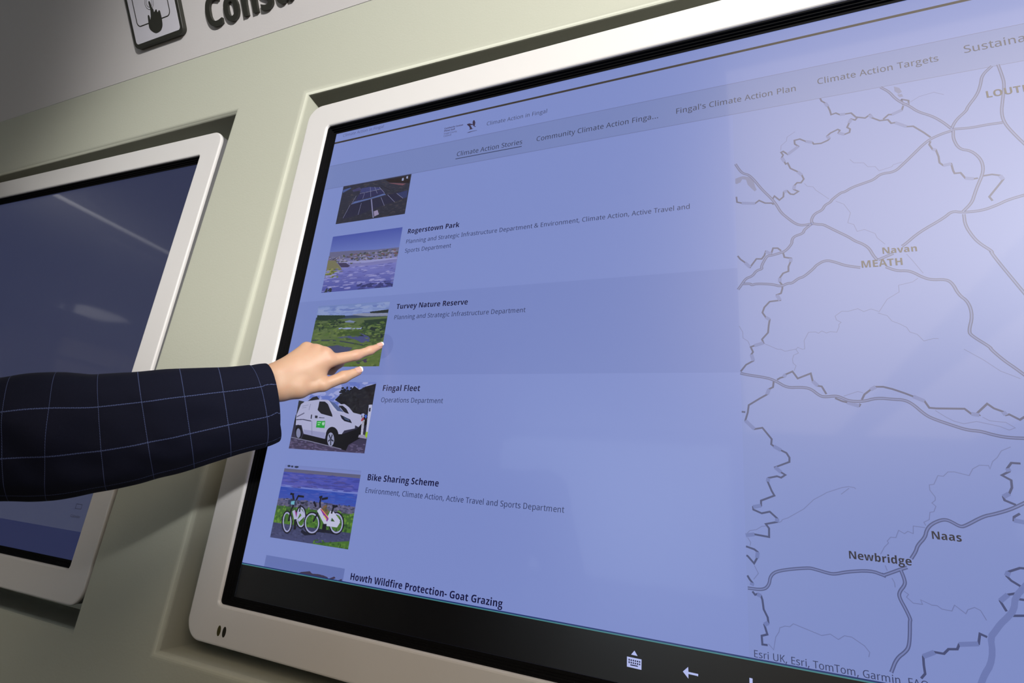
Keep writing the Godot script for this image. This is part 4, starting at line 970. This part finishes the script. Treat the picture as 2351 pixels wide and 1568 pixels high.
	stroke(im, [0.559, 0.596, 0.521, 0.715], 0.02, c8(26, 26, 40))
	stroke(im, [0.568, 0.564, 0.686, 0.722, 0.727, 0.582, 0.824, 0.681, 0.809, 0.72, 0.7, 0.72], 0.05, c8(196, 198, 228))
	fill(im, [0.576, 0.547, 0.596, 0.553, 0.704, 0.66, 0.689, 0.699], c8(136, 40, 150))
	stroke(im, [0.591, 0.546, 0.698, 0.646], 0.008, c8(230, 150, 90))
	stroke(im, [0.64, 0.631, 0.677, 0.671], 0.012, c8(220, 200, 90))
	fill(im, [0.716, 0.477, 0.781, 0.473, 0.792, 0.498, 0.73, 0.513], c8(26, 26, 40))
	stroke(im, [0.737, 0.512, 0.727, 0.582], 0.02, c8(26, 26, 40))
	stroke(im, [0.668, 0.747, 0.672, 0.807], 0.05, c8(26, 26, 40))
	stroke(im, [0.482, 0.466, 0.516, 0.524], 0.02, c8(26, 26, 40))

func paint_howth(im: Image) -> void:
	wash(im, 0, 1, c8(104, 120, 184), c8(112, 128, 196))
	fill(im, [0.45, 0.155, 0.49, 0.131, 0.533, 0.12, 0.592, 0.104, 0.624, 0.128, 0.7, 0.12, 0.766, 0.124, 0.817, 0.136, 0.826, 0.156, 0.499, 0.173], c8(62, 52, 78))
	fill(im, [0.835, 0.149, 0.893, 0.114, 0.912, 0.129, 0.878, 0.151], c8(66, 54, 80))
	fill(im, [0.922, 0.159, 0.985, 0.126, 0.99, 0.157], c8(58, 50, 76))
	speckle(im, 30, [0.4, 0.28, 0.95, 0.34], 0.012, [c8(80, 62, 88), c8(50, 44, 66), c8(110, 84, 100)], 41, 1.5)


# ---------------------------------------------------------------- plate and letters on the fascia
func sign_plate() -> void:
	var at := shifted(Transform3D(Basis(Vector3(0.999862, -0.000352, -0.01662), Vector3(0.008562, 0.867889, 0.496685), Vector3(0.01425, -0.496759, 0.867772)), Vector3(0, 2.3877, 0.0136)))
	var dark := mat(lin(0.018, 0.018, 0.013), 0.45)
	var pale := mat(lin(0.50, 0.49, 0.54), 0.5)
	var t := thing("sign_plate", "square dark edged plate with a pale face and a tapping hand symbol on the fascia", "sign", at)
	var b := [-0.792, -0.597, 0.0615, 0.2565]
	var s := Shape.new()
	var ring := func(e: float, r: float, z: float) -> PackedVector3Array: return rounded(b[0] + e, b[1] - e, b[2] + e, b[3] - e, r, z, 8)
	s.loft([ring.call(0.0, 0.016, 0.0), ring.call(0.0, 0.016, 0.0112), ring.call(0.0008, 0.0152, 0.012)])
	s.cap(ring.call(0.0008, 0.0152, 0.012), Vector3.BACK)
	obj("plate", s.mesh(), dark, t)
	var f := Shape.new()
	f.loft([ring.call(0.010, 0.008, 0.0118), ring.call(0.010, 0.008, 0.0122), ring.call(0.0103, 0.0077, 0.0124)])
	f.cap(ring.call(0.0103, 0.0077, 0.0124), Vector3.BACK)
	obj("plate_face", f.mesh(), pale, t)
	var o := Shape.new()
	var sc := func(e: float, z: float) -> PackedVector3Array: return rounded(-0.7635 + e, -0.630 - e, 0.1105 + e, 0.232 - e, 0.014 - e, z, 8)
	o.loft([sc.call(0.0, 0.0124), sc.call(0.0, 0.0128), sc.call(0.0026, 0.0128), sc.call(0.0026, 0.0124)])
	obj("screen_symbol", o.mesh(), dark, t)
	var hp: Array = [-0.7002, 0.0819, -0.72, 0.0975, -0.7176, 0.1146, -0.7152, 0.1316, -0.7086, 0.13, -0.7086, 0.1147, -0.7033, 0.1265, -0.6997, 0.1431, -0.703, 0.1612, -0.6957, 0.1616, -0.6924, 0.1403, -0.6888, 0.1405, -0.689, 0.1297, -0.681, 0.1375, -0.6763, 0.1357, -0.6779, 0.1259, -0.6702, 0.1328, -0.6656, 0.131, -0.6646, 0.113, -0.6669, 0.094, -0.6782, 0.0835]
	var pts := PackedVector2Array()
	for k in hp.size() / 2:
		pts.append(Vector2(hp[k * 2], hp[k * 2 + 1]))
	for k in 2:
		pts = rounded_poly(pts)
	var h := Shape.new()
	for q in pts:
		h.put(Vector3(q.x, q.y, 0.0130), Vector3.BACK)
	var tri := Geometry2D.triangulate_polygon(pts)
	for k in tri.size() / 3:
		h.tri(tri[k * 3], tri[k * 3 + 1], tri[k * 3 + 2])
	obj("hand_symbol", h.mesh(), dark, t)
	for k in 2:
		var a := Shape.new()
		var rr: float = [0.0105, 0.016][k]
		var i0 := PackedVector3Array(); var i1 := PackedVector3Array()
		for q in 28:
			var w := TAU * q / 28.0
			i0.append(Vector3(-0.700 + rr * cos(w), 0.1585 + rr * sin(w), 0.0128)); i1.append(Vector3(-0.700 + (rr + 0.0011) * cos(w), 0.1585 + (rr + 0.0011) * sin(w), 0.0128))
		a.loft([i1, i0])
		obj("ripple_symbol", a.mesh(), dark, t)
	# raised letters, each a part
	var l := thing("raised_lettering", "raised dark letters reading Consu beside the square plate on the fascia", "sign", at)
	var whole := lettering("Consu", true, 0.5)
	var k := (-0.232 + 0.514) / (whole[1] as AABB).size.x
	var x := -0.514
	var full := ""
	for ch in "Consu":
		var a := lettering(ch, true, 0.5)
		full += ch
		var upto := lettering(full, true, 0.5)
		var right: float = -0.514 + (upto[1] as AABB).size.x * k
		var bb: AABB = a[1]
		var m := obj("letter", a[0], dark, l)
		m.transform = Transform3D(Basis.from_scale(Vector3(k, k, 0.014)), Vector3(right - bb.end.x * k, 0.0525 - float(a[2]) * k, 0.0035))


func rounded_poly(p: PackedVector2Array) -> PackedVector2Array:
	var q := PackedVector2Array()
	for k in p.size():
		var b := p[(k + 1) % p.size()]
		q.append(p[k].lerp(b, 0.22)); q.append(p[k].lerp(b, 0.78))
	return q


# ---------------------------------------------------------------- the person
const UPV := Vector3(0.03041, 0.95392, 0.29851)
const CAMV := Vector3(0.39834, -0.28548, 0.87168)
const RIGHTV := Vector3(0.91674, 0.0924, -0.38866)


func cone(p: Vector3, a: Vector3, b: Vector3, ra: float, rb: float) -> float:
	var ab := b - a
	var h := clampf((p - a).dot(ab) / ab.length_squared(), 0.0, 1.0)
	return p.distance_to(a + ab * h) - lerpf(ra, rb, h)


func blend(a: float, b: float, k: float) -> float:
	var h := maxf(k - absf(a - b), 0.0) / k
	return minf(a, b) - h * h * k * 0.25


# bones: [group, blend, a, b, ra, rb]; bones of one group melt together, groups melt with a smaller blend
func field(p: Vector3, bones: Array) -> float:
	var d := 1e9
	var gd := 1e9
	var group := -1
	for q: Array in bones:
		if q[0] != group:
			d = blend(d, gd, 0.0035) if group >= 0 else 1e9
			gd = 1e9
			group = q[0]
		gd = blend(gd, cone(p, q[2], q[3], q[4], q[5]), q[1])
	return blend(d, gd, 0.0035)


func nets(bones: Array, cell: float, tint: Callable) -> Shape:
	var lo := Vector3.ONE * 1e9; var hi := -lo
	for q: Array in bones:
		for e in 2:
			var p: Vector3 = q[2 + e]
			var r: float = q[4 + e] + cell * 3.0
			lo = lo.min(p - Vector3.ONE * r); hi = hi.max(p + Vector3.ONE * r)
	var B := 4
	var nb := Vector3i(((hi - lo) / (cell * B)).ceil())
	var n := nb * B + Vector3i.ONE
	var val := PackedFloat32Array(); val.resize(n.x * n.y * n.z); val.fill(1.0)
	var live := []
	var sx := n.y * n.z; var sy := n.z
	for bx in nb.x:
		for by in nb.y:
			for bz in nb.z:
				var o := Vector3(bx, by, bz) * (cell * B) + lo
				var d := field(o + Vector3.ONE * cell * B * 0.5, bones)
				if absf(d) > cell * B * 0.9 + cell * 1.5:
					if d < 0.0:
						for x in B + 1:
							for y in B + 1:
								for z in B + 1:
									var id := (bx * B + x) * sx + (by * B + y) * sy + bz * B + z
									if val[id] == 1.0: val[id] = -1.0
					continue
				live.append(Vector3i(bx, by, bz))
	for b: Vector3i in live:
		for x in B + 1:
			for y in B + 1:
				for z in B + 1:
					var id := (b.x * B + x) * sx + (b.y * B + y) * sy + b.z * B + z
					if absf(val[id]) == 1.0:
						val[id] = field(lo + Vector3(b.x * B + x, b.y * B + y, b.z * B + z) * cell, bones)
	var s := Shape.new()
	var at := {}
	var corners: Array[Vector3i] = []
	for k in 8:
		corners.append(Vector3i(k & 1, (k >> 1) & 1, (k >> 2) & 1))
	var edges := [[0, 1], [2, 3], [4, 5], [6, 7], [0, 2], [1, 3], [4, 6], [5, 7], [0, 4], [1, 5], [2, 6], [3, 7]]
	for b: Vector3i in live:
		for x in B:
			for y in B:
				for z in B:
					var i0 := Vector3i(b.x * B + x, b.y * B + y, b.z * B + z)
					var id := i0.x * sx + i0.y * sy + i0.z
					var f := PackedFloat32Array()
					var neg := 0
					for c in corners:
						var t := val[id + c.x * sx + c.y * sy + c.z]
						f.append(t)
						if t < 0.0: neg += 1
					if neg == 0 or neg == 8:
						continue
					var m := Vector3.ZERO; var cnt := 0
					for e: Array in edges:
						var fa := f[e[0]]; var fb := f[e[1]]
						if (fa < 0.0) != (fb < 0.0):
							m += Vector3(corners[e[0]]).lerp(Vector3(corners[e[1]]), fa / (fa - fb)); cnt += 1
					var p := lo + (Vector3(i0) + m / cnt) * cell
					var h := cell * 0.6
					var nn := Vector3(field(p + Vector3(h, 0, 0), bones) - field(p - Vector3(h, 0, 0), bones), field(p + Vector3(0, h, 0), bones) - field(p - Vector3(0, h, 0), bones), field(p + Vector3(0, 0, h), bones) - field(p - Vector3(0, 0, h), bones)).normalized()
					at[id] = s.put(p, nn, Vector2.ZERO, tint.call(p, nn))
	for id: int in at.keys():
		var z := id % n.z; var y := (id / n.z) % n.y; var x := id / sx
		var f0 := val[id]
		if y > 0 and z > 0 and (f0 < 0.0) != (val[id + sx] < 0.0):
			face(s, at, id, id - sy, id - sy - 1, id - 1)
		if x > 0 and z > 0 and (f0 < 0.0) != (val[id + sy] < 0.0):
			face(s, at, id, id - sx, id - sx - 1, id - 1)
		if x > 0 and y > 0 and (f0 < 0.0) != (val[id + 1] < 0.0):
			face(s, at, id, id - sx, id - sx - sy, id - sy)
	return s


func face(s: Shape, at: Dictionary, a: int, b: int, c: int, d: int) -> void:
	if at.has(a) and at.has(b) and at.has(c) and at.has(d):
		s.tri(at[a], at[b], at[c]); s.tri(at[a], at[c], at[d])


func person() -> void:
	var j: Dictionary = {"wu": Vector3(0.0721, 1.4944, 0.1183), "wr": Vector3(0.0755, 1.4729, 0.1138), "fu": Vector3(0.0458, 1.4736, 0.1567), "fr": Vector3(0.0469, 1.4554, 0.1526), "im": Vector3(0.1209, 1.528, 0.0718), "ip": Vector3(0.1433, 1.5461, 0.0387), "id": Vector3(0.1543, 1.5596, 0.0198), "it": Vector3(0.1608, 1.5709, 0.0058), "mm": Vector3(0.1152, 1.5378, 0.0782), "mp": Vector3(0.1074, 1.5351, 0.0362), "md": Vector3(0.0927, 1.5221, 0.0349), "mt": Vector3(0.0911, 1.5166, 0.0504), "rm": Vector3(0.1021, 1.5411, 0.0854), "rp": Vector3(0.0926, 1.5418, 0.0402), "rd": Vector3(0.0791, 1.5284, 0.0403), "rt": Vector3(0.0792, 1.5201, 0.0546), "pm": Vector3(0.0869, 1.5441, 0.0914), "pp": Vector3(0.0792, 1.5461, 0.0526), "pd": Vector3(0.0671, 1.5345, 0.0516), "pt": Vector3(0.0685, 1.5254, 0.0628), "tc": Vector3(0.0945, 1.4771, 0.0955), "tm": Vector3(0.1187, 1.4879, 0.0732), "ti": Vector3(0.1368, 1.5062, 0.0514), "tt": Vector3(0.1477, 1.52, 0.0327), "we": Vector3(0.1088, 1.506, 0.0741), "wp": Vector3(0.0917, 1.5111, 0.0909)}
	var skin_light := Color(0.43, 0.272, 0.178)
	var skin_pink := Color(0.43, 0.232, 0.165)
	var bones := [
		# back of the hand, from the wrist to the knuckles
		[0, 0.012, j.fu, j.wu, 0.0180, 0.0163], [0, 0.012, j.fr, j.wr, 0.0175, 0.0153], [0, 0.012, j.wu, j.pm, 0.0163, 0.0094], [0, 0.012, j.wu, j.rm, 0.0155, 0.0100], [0, 0.012, (j.wu + j.wr) * 0.5, j.mm, 0.0155, 0.0104], [0, 0.012, j.wr, j.im, 0.0150, 0.0109],
		[0, 0.014, j.wr, j.tc, 0.0154, 0.0129], [0, 0.012, j.tc, j.we, 0.0129, 0.0092], [0, 0.012, j.wp, j.tm, 0.0124, 0.0087],
		# index finger, stretched to the glass
		[1, 0.006, j.im, j.ip, 0.0106, 0.0083], [1, 0.005, j.ip, j.id, 0.0081, 0.0069], [1, 0.005, j.id, j.it, 0.0067, 0.0054],
		# thumb
		[2, 0.006, j.tc, j.tm, 0.0126, 0.0094], [2, 0.005, j.tm, j.ti, 0.0096, 0.0092], [2, 0.005, j.ti, j.tt, 0.0091, 0.0066],
		# middle, ring and little finger, curled into the palm
		[3, 0.005, j.mm, j.mp, 0.0105, 0.0085], [3, 0.005, j.mp, j.md, 0.0083, 0.0074], [3, 0.005, j.md, j.mt, 0.0073, 0.0062],
		[4, 0.005, j.rm, j.rp, 0.0100, 0.0082], [4, 0.005, j.rp, j.rd, 0.0080, 0.0071], [4, 0.005, j.rd, j.rt, 0.0070, 0.0060],
		[5, 0.005, j.pm, j.pp, 0.0092, 0.0074], [5, 0.005, j.pp, j.pd, 0.0072, 0.0063], [5, 0.005, j.pd, j.pt, 0.0062, 0.0054],
	]
	var knuckles: Array[Vector3] = [j.ip, j.id, j.it, j.tt, j.mm, j.rm, j.im]
	var blush := FastNoiseLite.new(); blush.seed = 5; blush.frequency = 55.0
	var tint := func(p: Vector3, _n: Vector3) -> Color:
		var k := 0.0
		for q in knuckles:
			k = maxf(k, 1.0 - p.distance_to(q) / 0.016)
		return skin_light.lerp(skin_pink, clampf(k * 0.8 + blush.get_noise_3dv(p) * 0.35 + 0.1, 0.0, 1.0))
	var hand := nets(bones, 0.0021, tint)
	var who := thing("person", "person in a navy windowpane check jacket reaching in from the left, touching the right screen", "person", Transform3D.IDENTITY)
	var skin := mat(Color.WHITE, 0.5, 0.0, 0.42)
	skin.vertex_color_use_as_albedo = true
	skin.subsurf_scatter_enabled = true; skin.subsurf_scatter_strength = 0.12
	grain(skin, 0.06, 0.008, 21, 18.0)
	# the rest of the person stands left of the viewer, out of the picture
	var sl: Vector3 = Vector3(-0.1502, 1.3904, 0.6205)
	var sr := sl + Vector3(0.37, 0.0, 0.08)
	var mid := (sl + sr) * 0.5
	var hc := mid + Vector3(0, 0.25, 0)
	var f := (j.it - hc as Vector3).normalized(); var r := f.cross(Vector3.UP).normalized(); var u := r.cross(f)
	var H := func(x: float, y: float, z: float) -> Vector3: return hc + r * x + u * y + f * z
	var head := [
		[0, 0.03, H.call(0, 0.045, -0.015), H.call(0, 0.035, 0.018), 0.078, 0.072], [0, 0.03, H.call(0, -0.015, 0.028), H.call(0, -0.068, 0.058), 0.060, 0.030], [0, 0.02, H.call(0, 0.014, 0.084), H.call(0, -0.022, 0.104), 0.008, 0.0115], [0, 0.012, H.call(-0.015, -0.048, 0.084), H.call(0.015, -0.048, 0.084), 0.007, 0.007],
		[0, 0.01, H.call(-0.074, 0.016, -0.008), H.call(-0.076, -0.02, -0.004), 0.012, 0.008], [0, 0.01, H.call(0.074, 0.016, -0.008), H.call(0.076, -0.02, -0.004), 0.012, 0.008], [0, 0.04, H.call(0, -0.06, -0.012), mid + Vector3(0, 0.02, 0.01), 0.050, 0.058],
	]
	var face_mesh := nets(head, 0.005, func(p: Vector3, _n: Vector3) -> Color: return skin_pink if p.distance_to(H.call(0, -0.048, 0.09)) < 0.02 else skin_light)
	# the other hand hangs half closed
	var e2 := sr + Vector3(0.07, -0.27, 0.06); var w2 := sr + Vector3(0.0, -0.42, -0.12)
	var d2 := (w2 - e2).normalized(); var s2 := d2.cross(Vector3.RIGHT).normalized(); var g2 := Vector3.RIGHT
	var rest := [[0, 0.012, w2 - d2 * 0.06, w2, 0.022, 0.021]]
	for k in 4:
		var off := s2 * (0.026 - 0.018 * k)
		var m0 := w2 + d2 * 0.075 + off
		var len: float = [0.036, 0.042, 0.039, 0.030][k]
		rest.append([0, 0.012, w2 + d2 * 0.01 + off * 0.6, m0, 0.015, 0.010])
		rest.append([k + 1, 0.005, m0, m0 + d2 * len - g2 * 0.012, 0.0095, 0.008])
		rest.append([k + 1, 0.005, m0 + d2 * len - g2 * 0.012, m0 + d2 * (len + 0.010) - g2 * 0.036, 0.0078, 0.0072])
		rest.append([k + 1, 0.005, m0 + d2 * (len + 0.010) - g2 * 0.036, m0 + d2 * (len - 0.008) - g2 * 0.048, 0.007, 0.006])
	rest.append([5, 0.006, w2 + d2 * 0.02 + s2 * 0.022, w2 + d2 * 0.055 + s2 * 0.045 - g2 * 0.015, 0.013, 0.0095]); rest.append([5, 0.005, w2 + d2 * 0.055 + s2 * 0.045 - g2 * 0.015, w2 + d2 * 0.095 + s2 * 0.046 - g2 * 0.028, 0.009, 0.007])
	var rest_mesh := nets(rest, 0.004, tint)
	obj("head", face_mesh.mesh(), skin, who)
	obj("hand", rest_mesh.mesh(), skin, who)
	obj("body", hand.mesh(), skin, who)
	var hair := [[0, 0.03, H.call(0, 0.065, -0.030), H.call(0, 0.050, -0.010), 0.086, 0.082], [0, 0.03, H.call(0, 0.01, -0.055), H.call(0, -0.15, -0.060), 0.076, 0.045], [0, 0.03, H.call(-0.066, 0.03, -0.02), H.call(-0.062, -0.12, -0.020), 0.028, 0.020], [0, 0.03, H.call(0.066, 0.03, -0.02), H.call(0.062, -0.12, -0.020), 0.028, 0.020]]
	obj("hair", nets(hair, 0.007, func(_p: Vector3, _n: Vector3) -> Color: return Color.WHITE).mesh(), mat(lin(0.035, 0.02, 0.012), 0.45), who)
	for x: float in [-0.031, 0.031]:
		for q: Array in [["eye", 0.0, 0.0115, lin(0.7, 0.68, 0.65)], ["iris", 0.0075, 0.0055, lin(0.03, 0.02, 0.015)]]:
			var ball := SphereMesh.new(); ball.radius = q[2]; ball.height = q[2] * 2.0; ball.radial_segments = 16; ball.rings = 8
			obj(q[0], ball, mat(q[3], 0.15), who).position = H.call(x, 0.017, 0.0795 + q[1])
	var down := func(p: Vector3, y: float) -> Vector3: return p + Vector3(0, y, 0)
	var cloth := mat(lin(0.006, 0.0075, 0.02), 0.85, 0.0, 0.25)
	var el: Vector3 = Vector3(-0.1162, 1.3487, 0.3895)
	var coat := [[0, 0.07, down.call(sl, -0.03), down.call(sr, -0.03), 0.062, 0.062]]
	for x: float in [-0.075, 0.075]:
		coat.append([0, 0.08, mid + Vector3(x * 0.9, -0.12, 0), mid + Vector3(x * 0.75, -0.40, 0), 0.105, 0.090]); coat.append([0, 0.08, mid + Vector3(x * 0.75, -0.40, 0), mid + Vector3(x, -0.66, 0), 0.092, 0.112])
	coat.append([0, 0.03, down.call(sl, -0.03), el, 0.068, 0.056]); coat.append([0, 0.03, down.call(sr, -0.03), e2, 0.066, 0.054]); coat.append([0, 0.02, e2, w2, 0.052, 0.042])
	obj("jacket", nets(coat, 0.012, func(_p: Vector3, _n: Vector3) -> Color: return Color.WHITE).mesh(), cloth, who)
	var legs := []; var feet := []
	for x: float in [-0.085, 0.085]:
		var hip := mid + Vector3(x, -0.64, 0)
		var ankle := Vector3(hip.x, 0.09, hip.z + 0.01); var knee := (hip + ankle) * 0.5 + Vector3(0, 0, -0.015)
		legs.append([0 if x < 0.0 else 1, 0.03, hip, knee, 0.095, 0.066]); legs.append([0 if x < 0.0 else 1, 0.03, knee, ankle, 0.064, 0.048])
		feet.append([0 if x < 0.0 else 1, 0.02, ankle + Vector3(0, -0.045, 0.02), ankle + Vector3(0, -0.052, -0.15), 0.042, 0.034])
	obj("trousers", nets(legs, 0.014, func(_p: Vector3, _n: Vector3) -> Color: return Color.WHITE).mesh(), cloth, who)
	obj("shoes", nets(feet, 0.009, func(_p: Vector3, _n: Vector3) -> Color: return Color.WHITE).mesh(), mat(lin(0.01, 0.01, 0.01), 0.3), who)
	# nails: [tip, joint before it, width, length, radius, turn]
	nail(who, j.it, j.id, UPV * 0.55 + CAMV * 0.83, 0.0050, 0.0125, 0.0062)
	nail(who, j.tt, j.ti, UPV * 0.42 + CAMV * 0.9, 0.0066, 0.0128, 0.0076)
	sleeve(who)


func nail(who: Node3D, tip: Vector3, joint: Vector3, up: Vector3, half: float, long: float, r: float) -> void:
	var ax := (tip - joint).normalized()
	up = (up - ax * up.dot(ax)).normalized()
	var side := ax.cross(up)
	var s := Shape.new()
	var N := 14; var M := 12
	for a in N + 1:
		var u := float(a) / N
		for b in M + 1:
			var w := float(b) / M * 2.0 - 1.0
			var wide := half * sqrt(maxf(1.0 - pow(absf(u * 2.0 - 1.0), 5.0), 0.0)) if u < 0.5 else half * sqrt(maxf(1.0 - pow(absf(u * 2.0 - 1.0), 3.5), 0.0))
			var ang := w * wide / r
			var rise := sqrt(maxf(1.0 - w * w, 0.0)) * 0.0007 - 0.0001
			var p := tip + ax * (long * (u - 0.42)) + (up * cos(ang) + side * sin(ang)) * (r + rise) - up * (0.0011 * u * u)
			var col := Color(0.46, 0.28, 0.235) if u < 0.74 else Color(0.66, 0.61, 0.57)
			s.put(p, (up * cos(ang) + side * sin(ang)).normalized(), Vector2(u, w), col)
	for a in N:
		for b in M:
			var k := a * (M + 1) + b
			s.tri(k, k + 1, k + M + 2); s.tri(k, k + M + 2, k + M + 1)
	var m := mat(Color.WHITE, 0.12)
	m.vertex_color_use_as_albedo = true
	m.clearcoat_enabled = true; m.clearcoat = 0.8; m.clearcoat_roughness = 0.05
	obj("fingernail", s.mesh(), m, who)


func check_cloth() -> StandardMaterial3D:
	# navy wool with a fine pale blue windowpane check: u runs round the arm, v along it
	var W := 1024; var H := 2048
	var im := Image.create(W, H, false, Image.FORMAT_RGB8)
	im.fill(lin(0.0036, 0.0046, 0.0135))
	var g := RandomNumberGenerator.new(); g.seed = 9
	for k in 26000:
		im.fill_rect(Rect2i(g.randi() % W, g.randi() % H, 1 + g.randi() % 2, 2 + g.randi() % 5), lin(0.0028, 0.0035, 0.0105) if k % 2 else lin(0.0048, 0.006, 0.017))
	var line := lin(0.060, 0.080, 0.175); var soft := lin(0.028, 0.038, 0.088)
	for s: float in [587.0, 513.0, 430.0, 337.0, 238.0, 120.0, 27.0, -70.0]:
		var y := int((640.0 - s) / 900.0 * H)
		for x in range(0, W):
			im.fill_rect(Rect2i(x, y + (x / 3) % 2, 1, 3), line if (x / 2) % 3 else soft)
	for a: float in [86.0, 27.0, -11.5, -57.0, -105.0, 132.0, 175.0, -150.0]:
		var x := int((a + 180.0) / 360.0 * W)
		for y in range(0, H, 2):
			im.fill_rect(Rect2i(x + (y / 4) % 2, y, 3, 2), line if (y / 4) % 3 else soft)
	var m := mat(Color.WHITE, 0.85, 0.0, 0.25)
	m.albedo_texture = ImageTexture.create_from_image(im)
	m.rim_enabled = true; m.rim = 0.03; m.rim_tint = 0.8
	return m


func sleeve(who: Node3D) -> void:
	var st: Array = [
		[Vector3(0.0662, 1.4482, 0.1218), 0.0606, 617],
		[Vector3(0.0632, 1.4463, 0.126), 0.0613, 608],
		[Vector3(0.0574, 1.441, 0.1339), 0.0631, 590],
		[Vector3(0.0416, 1.4305, 0.1563), 0.0644, 540],
		[Vector3(0.0235, 1.4187, 0.1821), 0.0681, 480],
		[Vector3(0.0008, 1.4038, 0.2146), 0.0727, 400],
		[Vector3(-0.0141, 1.3944, 0.236), 0.0735, 345],
		[Vector3(-0.0258, 1.3867, 0.2527), 0.0752, 300],
		[Vector3(-0.0384, 1.3794, 0.2709), 0.0761, 250],
		[Vector3(-0.0469, 1.3749, 0.2834), 0.0763, 215],
		[Vector3(-0.0574, 1.3702, 0.2994), 0.0787, 170],
		[Vector3(-0.0665, 1.3667, 0.3133), 0.0798, 130],
		[Vector3(-0.0797, 1.362, 0.3335), 0.0784, 70],
		[Vector3(-0.0945, 1.3558, 0.3559), 0.0737, 0],
		[Vector3(-0.1065, 1.3522, 0.3746), 0.0728, -60],
		[Vector3(-0.1162, 1.3487, 0.3895), 0.0716, -110]]
	var s := Shape.new()
	var fold := FastNoiseLite.new(); fold.seed = 8; fold.frequency = 1.0; fold.fractal_octaves = 2
	var rows := []
	# resample the measured sections along the arm
	var N := 120; var M := 72
	var total := st.size() - 1
	for a in N + 1:
		var t := float(a) / N * total
		var k := mini(int(t), total - 1); var h := t - k
		var p0: Array = st[maxi(k - 1, 0)]; var p1: Array = st[k]; var p2: Array = st[k + 1]; var p3: Array = st[mini(k + 2, total)]
		var c := (p1[0] as Vector3).cubic_interpolate(p2[0], p0[0], p3[0], h)
		rows.append([c, cubic_interpolate(p1[1], p2[1], p0[1], p3[1], h), lerpf(p1[2], p2[2], h)])
	for a in N + 1:
		var ax := ((rows[maxi(a - 1, 0)][0] as Vector3) - (rows[mini(a + 1, N)][0] as Vector3)).normalized()
		var up := (UPV - ax * UPV.dot(ax)).normalized()
		var near := ax.cross(up).normalized()
		if near.dot(CAMV) < 0.0: near = -near
		var c: Vector3 = rows[a][0]; var hh: float = rows[a][1]; var sp: float = rows[a][2]
		for b in M + 1:
			var w := TAU * b / M - PI
			var ripple := fold.get_noise_2d(sp * 0.0045 + sin(w) * 0.35, sin(w) * 0.8 + cos(w) * 0.3) * 0.009 * smoothstep(640.0, 380.0, sp) * (0.35 + 0.65 * absf(cos(w)))
			var y := signf(sin(w)) * pow(absf(sin(w)), 0.92) * hh
			var d := signf(cos(w)) * pow(absf(cos(w)), 0.92) * (hh * lerpf(0.52, 0.66, smoothstep(640.0, 100.0, sp)) + ripple)
			var lean := ax * (0.010 * cos(w) * smoothstep(500.0, 617.0, sp))
			s.put(c + lean + up * y + near * d, (up * sin(w) + near * cos(w)).normalized(), Vector2(float(b) / M, (640.0 - sp) / 900.0))
	for a in N:
		for b in M:
			var k := a * (M + 1) + b
			s.tri(k, k + 1, k + M + 2); s.tri(k, k + M + 2, k + M + 1)
	var cloth := check_cloth()
	smooth_normals(s, N, M)
	var o := obj("jacket_sleeve", s.mesh(), cloth, who)
	o.set_meta("label", "navy sleeve with pale blue windowpane check")
	# lining: the cuff turns inward
	var l := Shape.new()
	var loops := []
	for q in 4:
		var lp := PackedVector3Array()
		var row: int = [0, 0, 4, 10][q]
		var shrink: float = [1.0, 0.955, 0.93, 0.90][q]
		var c: Vector3 = rows[row][0]
		for b in M:
			var p := s.v[row * (M + 1) + b]
			lp.append(c + (p - c) * shrink)
		loops.append(lp)
	l.loft(loops)
	obj("sleeve_lining", l.mesh(), mat(lin(0.006, 0.007, 0.016), 0.7), who)


func smooth_normals(s: Shape, N: int, M: int) -> void:
	for a in N + 1:
		for b in M + 1:
			var b0 := (b - 1 + M) % M; var b1 := (b + 1) % M
			var du := s.v[a * (M + 1) + b1] - s.v[a * (M + 1) + b0]
			var dv := s.v[mini(a + 1, N) * (M + 1) + b] - s.v[maxi(a - 1, 0) * (M + 1) + b]
			var nn := du.cross(dv).normalized()
			if nn.dot(s.n[a * (M + 1) + b]) < 0.0: nn = -nn
			s.n[a * (M + 1) + b] = nn
